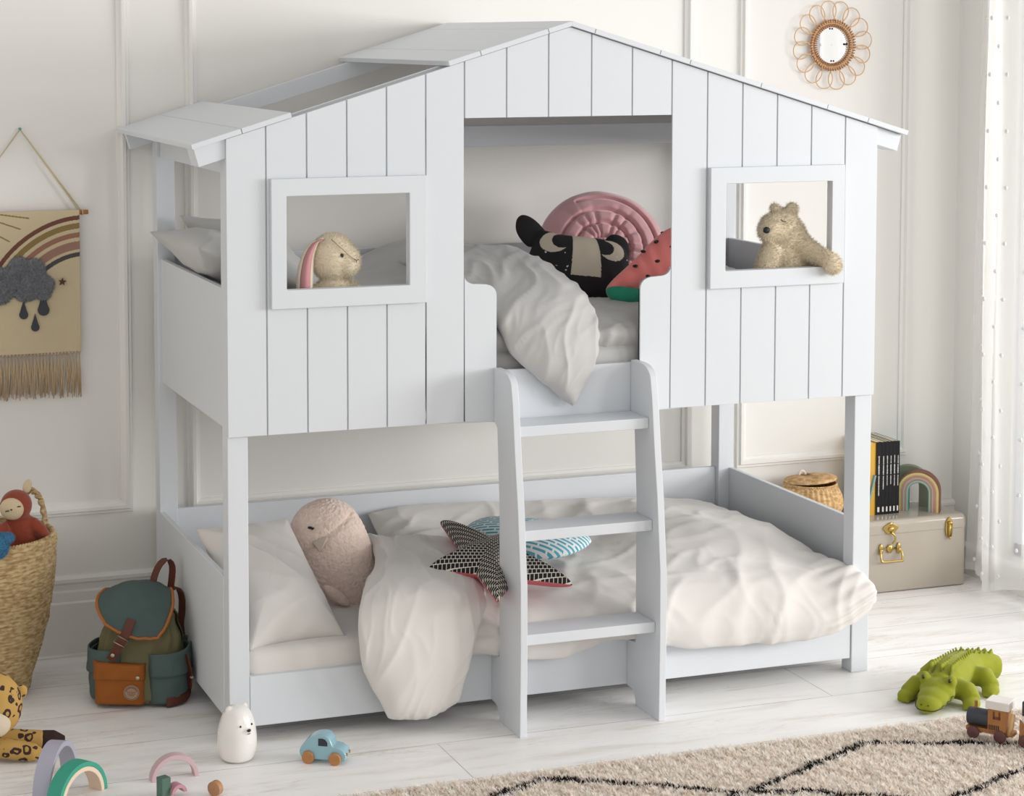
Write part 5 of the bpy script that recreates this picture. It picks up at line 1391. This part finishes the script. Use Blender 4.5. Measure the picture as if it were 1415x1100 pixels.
def rainbow():
    t = thing('rainbow_ornament', 'wooden rainbow ornament in muted stripes on the trunk beside the books', 'ornament', (2.806, .872, TZ), (0, 0, math.radians(-38)))
    cols = ['7E4F3F', 'D9C37E', 'D3B79F', 'B98873', 'D8CFC4', '9A8F80', 'D4D2CC', '5F9C92']
    R = .077; th = [.0045, .0085, .003, .0085, .003, .0085, .003, .0035]
    nm = ['brown', 'pale yellow', 'cream', 'terracotta', 'off-white', 'taupe', 'light grey', 'teal']
    for c, w_, n_ in zip(cols, th, nm):
        def U(r): 
            n = 30; return [(r, 0)] + [(r * math.cos(math.pi * k / n), (.070 - .0) * 1 + r * math.sin(math.pi * k / n)) for k in range(n + 1)] + [(-r, 0)]
        P = U(R) + U(R - w_ + .0004)[::-1]
        o = MB().prism(P, 'y', -.022, .030).build('stripe', mat('stripe_' + c, c, .55), t, smooth=False, bevel=.0008); o['label'] = n_ + ' stripe'
        R -= w_
    o2 = []
    n = 30; R = .076
    P = [(R, 0)] + [(R * math.cos(math.pi * k / n), .074 + R * math.sin(math.pi * k / n)) for k in range(n + 1)] + [(-R, 0)]
    r = .036
    P2_ = P + [(-r, 0)] + [(-r * math.cos(math.pi * k / n), .074 + r * math.sin(math.pi * k / n)) for k in range(n + 1)] + [(r, 0)]
    o = MB().prism(P2_, 'y', 0, .03).build('arch_ornament', mat('sage_paint', '8C8C78', .6), smooth=False, bevel=.001)
    tag(o, 'sage green arch standing behind the striped rainbow ornament', 'ornament', loc=(2.812, .947, TZ), rot=(0, 0, math.radians(-36)))
rainbow()

# ------------------------------------------------------------------ rattan flower mirror
def mirror():
    y = WY - .012
    t = thing('rattan_mirror', 'round flower-shaped rattan mirror hanging on the wall above the roof', 'mirror', (2.514, y, 1.955)); t.scale = (1.14, 1, 1.14)
    RT = mat('rattan', 'DAB083', .5, vary=.2, vscale=60); RB = mat('rattan_binding', '9A6238', .6, vary=.3, vscale=90)
    N = 16
    for k in range(N):
        a0 = 2 * math.pi * (k + .35) / N; pts = []
        for j in range(33):
            s = 2 * math.pi * j / 32
            r = .108 + .033 * math.cos(s); tt = .0275 * math.sin(s) * (1 + .15 * math.cos(s))
            pts.append(((r + .0) * math.cos(a0) - tt * math.sin(a0), -.004 - .003 * math.cos(s + k), r * math.sin(a0) + tt * math.cos(a0)))
        inner = [(.060 * math.cos(a0 + .10), -.004, .060 * math.sin(a0 + .10))]
        MB().tube(pts[:-1], .0017, 8, closed=True).build('petal', RT, t)
    q = MB()
    for r, yy in ((.0595, 0), (.064, -.004), (.069, -.001), (.0745, -.005), (.079, -.001)):
        q.tube([(r * math.cos(a), yy, r * math.sin(a)) for a in [2 * math.pi * k / 90 for k in range(90)]], .0024, 8, closed=True)
    q.build('ring', RT, t)
    q = MB()
    for rr, n in ((.0625, 56), (.078, 56)):
        for k in range(n):
            a = 2 * math.pi * k / n
            q.tube([((rr - .005) * math.cos(a), -.007, (rr - .005) * math.sin(a)), ((rr + .004) * math.cos(a + .02), -.009, (rr + .004) * math.sin(a + .02))], .0017, 5)
    q.build('binding', RB, t)
    q = MB()
    for k in range(28):
        a = 2 * math.pi * k / 28
        q.tube([(.058 * math.cos(a), -.002, .058 * math.sin(a)), (.080 * math.cos(a + .10), -.003, .080 * math.sin(a + .10))], .0016, 6)
    q.build('spokes', RT, t)
    g = MB().lathe([(.001, 0), (.0575, 0), (.0575, .002)], 64, cap=False).build('glass', mat('mirror_glass', 'F0F0F0', .03, metal=1), t, sharp=40); g.rotation_euler = (math.pi / 2, 0, 0); g.location = (0, .002, 0)
    q = MB().ell((.049, -.006, .003), (.004, .003, .0035)).ell((.003, -.006, -.050), (.003, .003, .003)).ell((-.003, -.006, .052), (.003, .003, .0028)); q.build('glass_clips', BLACK, t)
mirror()

# ------------------------------------------------------------------ sheer curtain
def sheer_mat():
    m = bpy.data.materials.new('sheer_cotton'); m.use_nodes = True; nt = m.node_tree; L = nt.links.new
    out = nt.nodes['Material Output']; nt.nodes.remove(nt.nodes['Principled BSDF'])
    tr = nt.nodes.new('ShaderNodeBsdfTransparent'); tl = nt.nodes.new('ShaderNodeBsdfTranslucent'); df = nt.nodes.new('ShaderNodeBsdfDiffuse')
    tl.inputs[0].default_value = (.92, .92, .91, 1); df.inputs[0].default_value = (.9, .9, .89, 1)
    a = nt.nodes.new('ShaderNodeMixShader'); a.inputs[0].default_value = .35; L(tl.outputs[0], a.inputs[1]); L(df.outputs[0], a.inputs[2])
    b = nt.nodes.new('ShaderNodeMixShader'); b.inputs[0].default_value = .5; L(tr.outputs[0], b.inputs[1]); L(a.outputs[0], b.inputs[2]); L(b.outputs[0], out.inputs[0])
    return m
def curtain():
    t = thing('sheer_curtain', 'floor-length white sheer curtain with small woven dots at the right edge', 'curtain', (2.95, 0, 0))
    path = []
    def pathpt(s, z):
        """s along the curtain from its wall-side edge to the front"""
        y = .755 - s * .43
        x = -.02 + .040 * math.sin(s * 10 + .8) * (1 + .2 * math.sin(z * 1.1)) + .012 * math.sin(s * 30 + z * .6)
        y += .022 * math.cos(s * 10 + .8) + .03 * (1 - min(z, 2.2) / 2.2) * (s < .12) + .012 * nz(s * 5, z * 1.3)
        x += .012 * nz(s * 4, z * .9, 4)
        return (x, y, z)
    zb = lambda s: .035 + .014 * math.sin(s * 10 + 1.2)
    m = MB().grid(lambda u, v: pathpt(u, zb(u) + (2.62 - zb(u)) * v), 240, 70)
    m.build('cloth', sheer_mat(), t, recalc=False)
    hm = MB().grid(lambda u, v: tuple(np.array(pathpt(u, zb(u) + .03 * v)) + np.array([-.002, 0, 0])), 240, 2).build('hem', sheer_mat(), t, recalc=False)
    q = MB(); g = random.Random(5)
    for i in range(6):
        for j in range(26):
            s = (i + (.5 if j % 2 else 0) + .3) / 6 ; z = .09 + j * .098
            if s > 1: continue
            p = pathpt(s, z); q.ell((p[0] - .003, p[1], p[2]), (.0045, .0075, .0080), None, 8, 6)
    P2(q.build('woven_dot', mat('dot_cotton', 'E6E5E3', .9), t), kind='stuff')
    pole = MB().tube([(-.02, .80, 2.64), (-.02, -3.0, 2.64)], .012, 12).build('curtain_pole', mat('pole_white', 'E0E0DE', .5))
    tag(pole, 'white curtain pole above the sheer curtain', 'curtain pole'); pole.location = (2.95, 0, 0)
curtain()

# the rest of the room's shell, outside the frame
struct(MB().box(-2.72, -2.6, -4.6, 1.2, 0, 2.75).build('wall_left', WALLM, smooth=False))
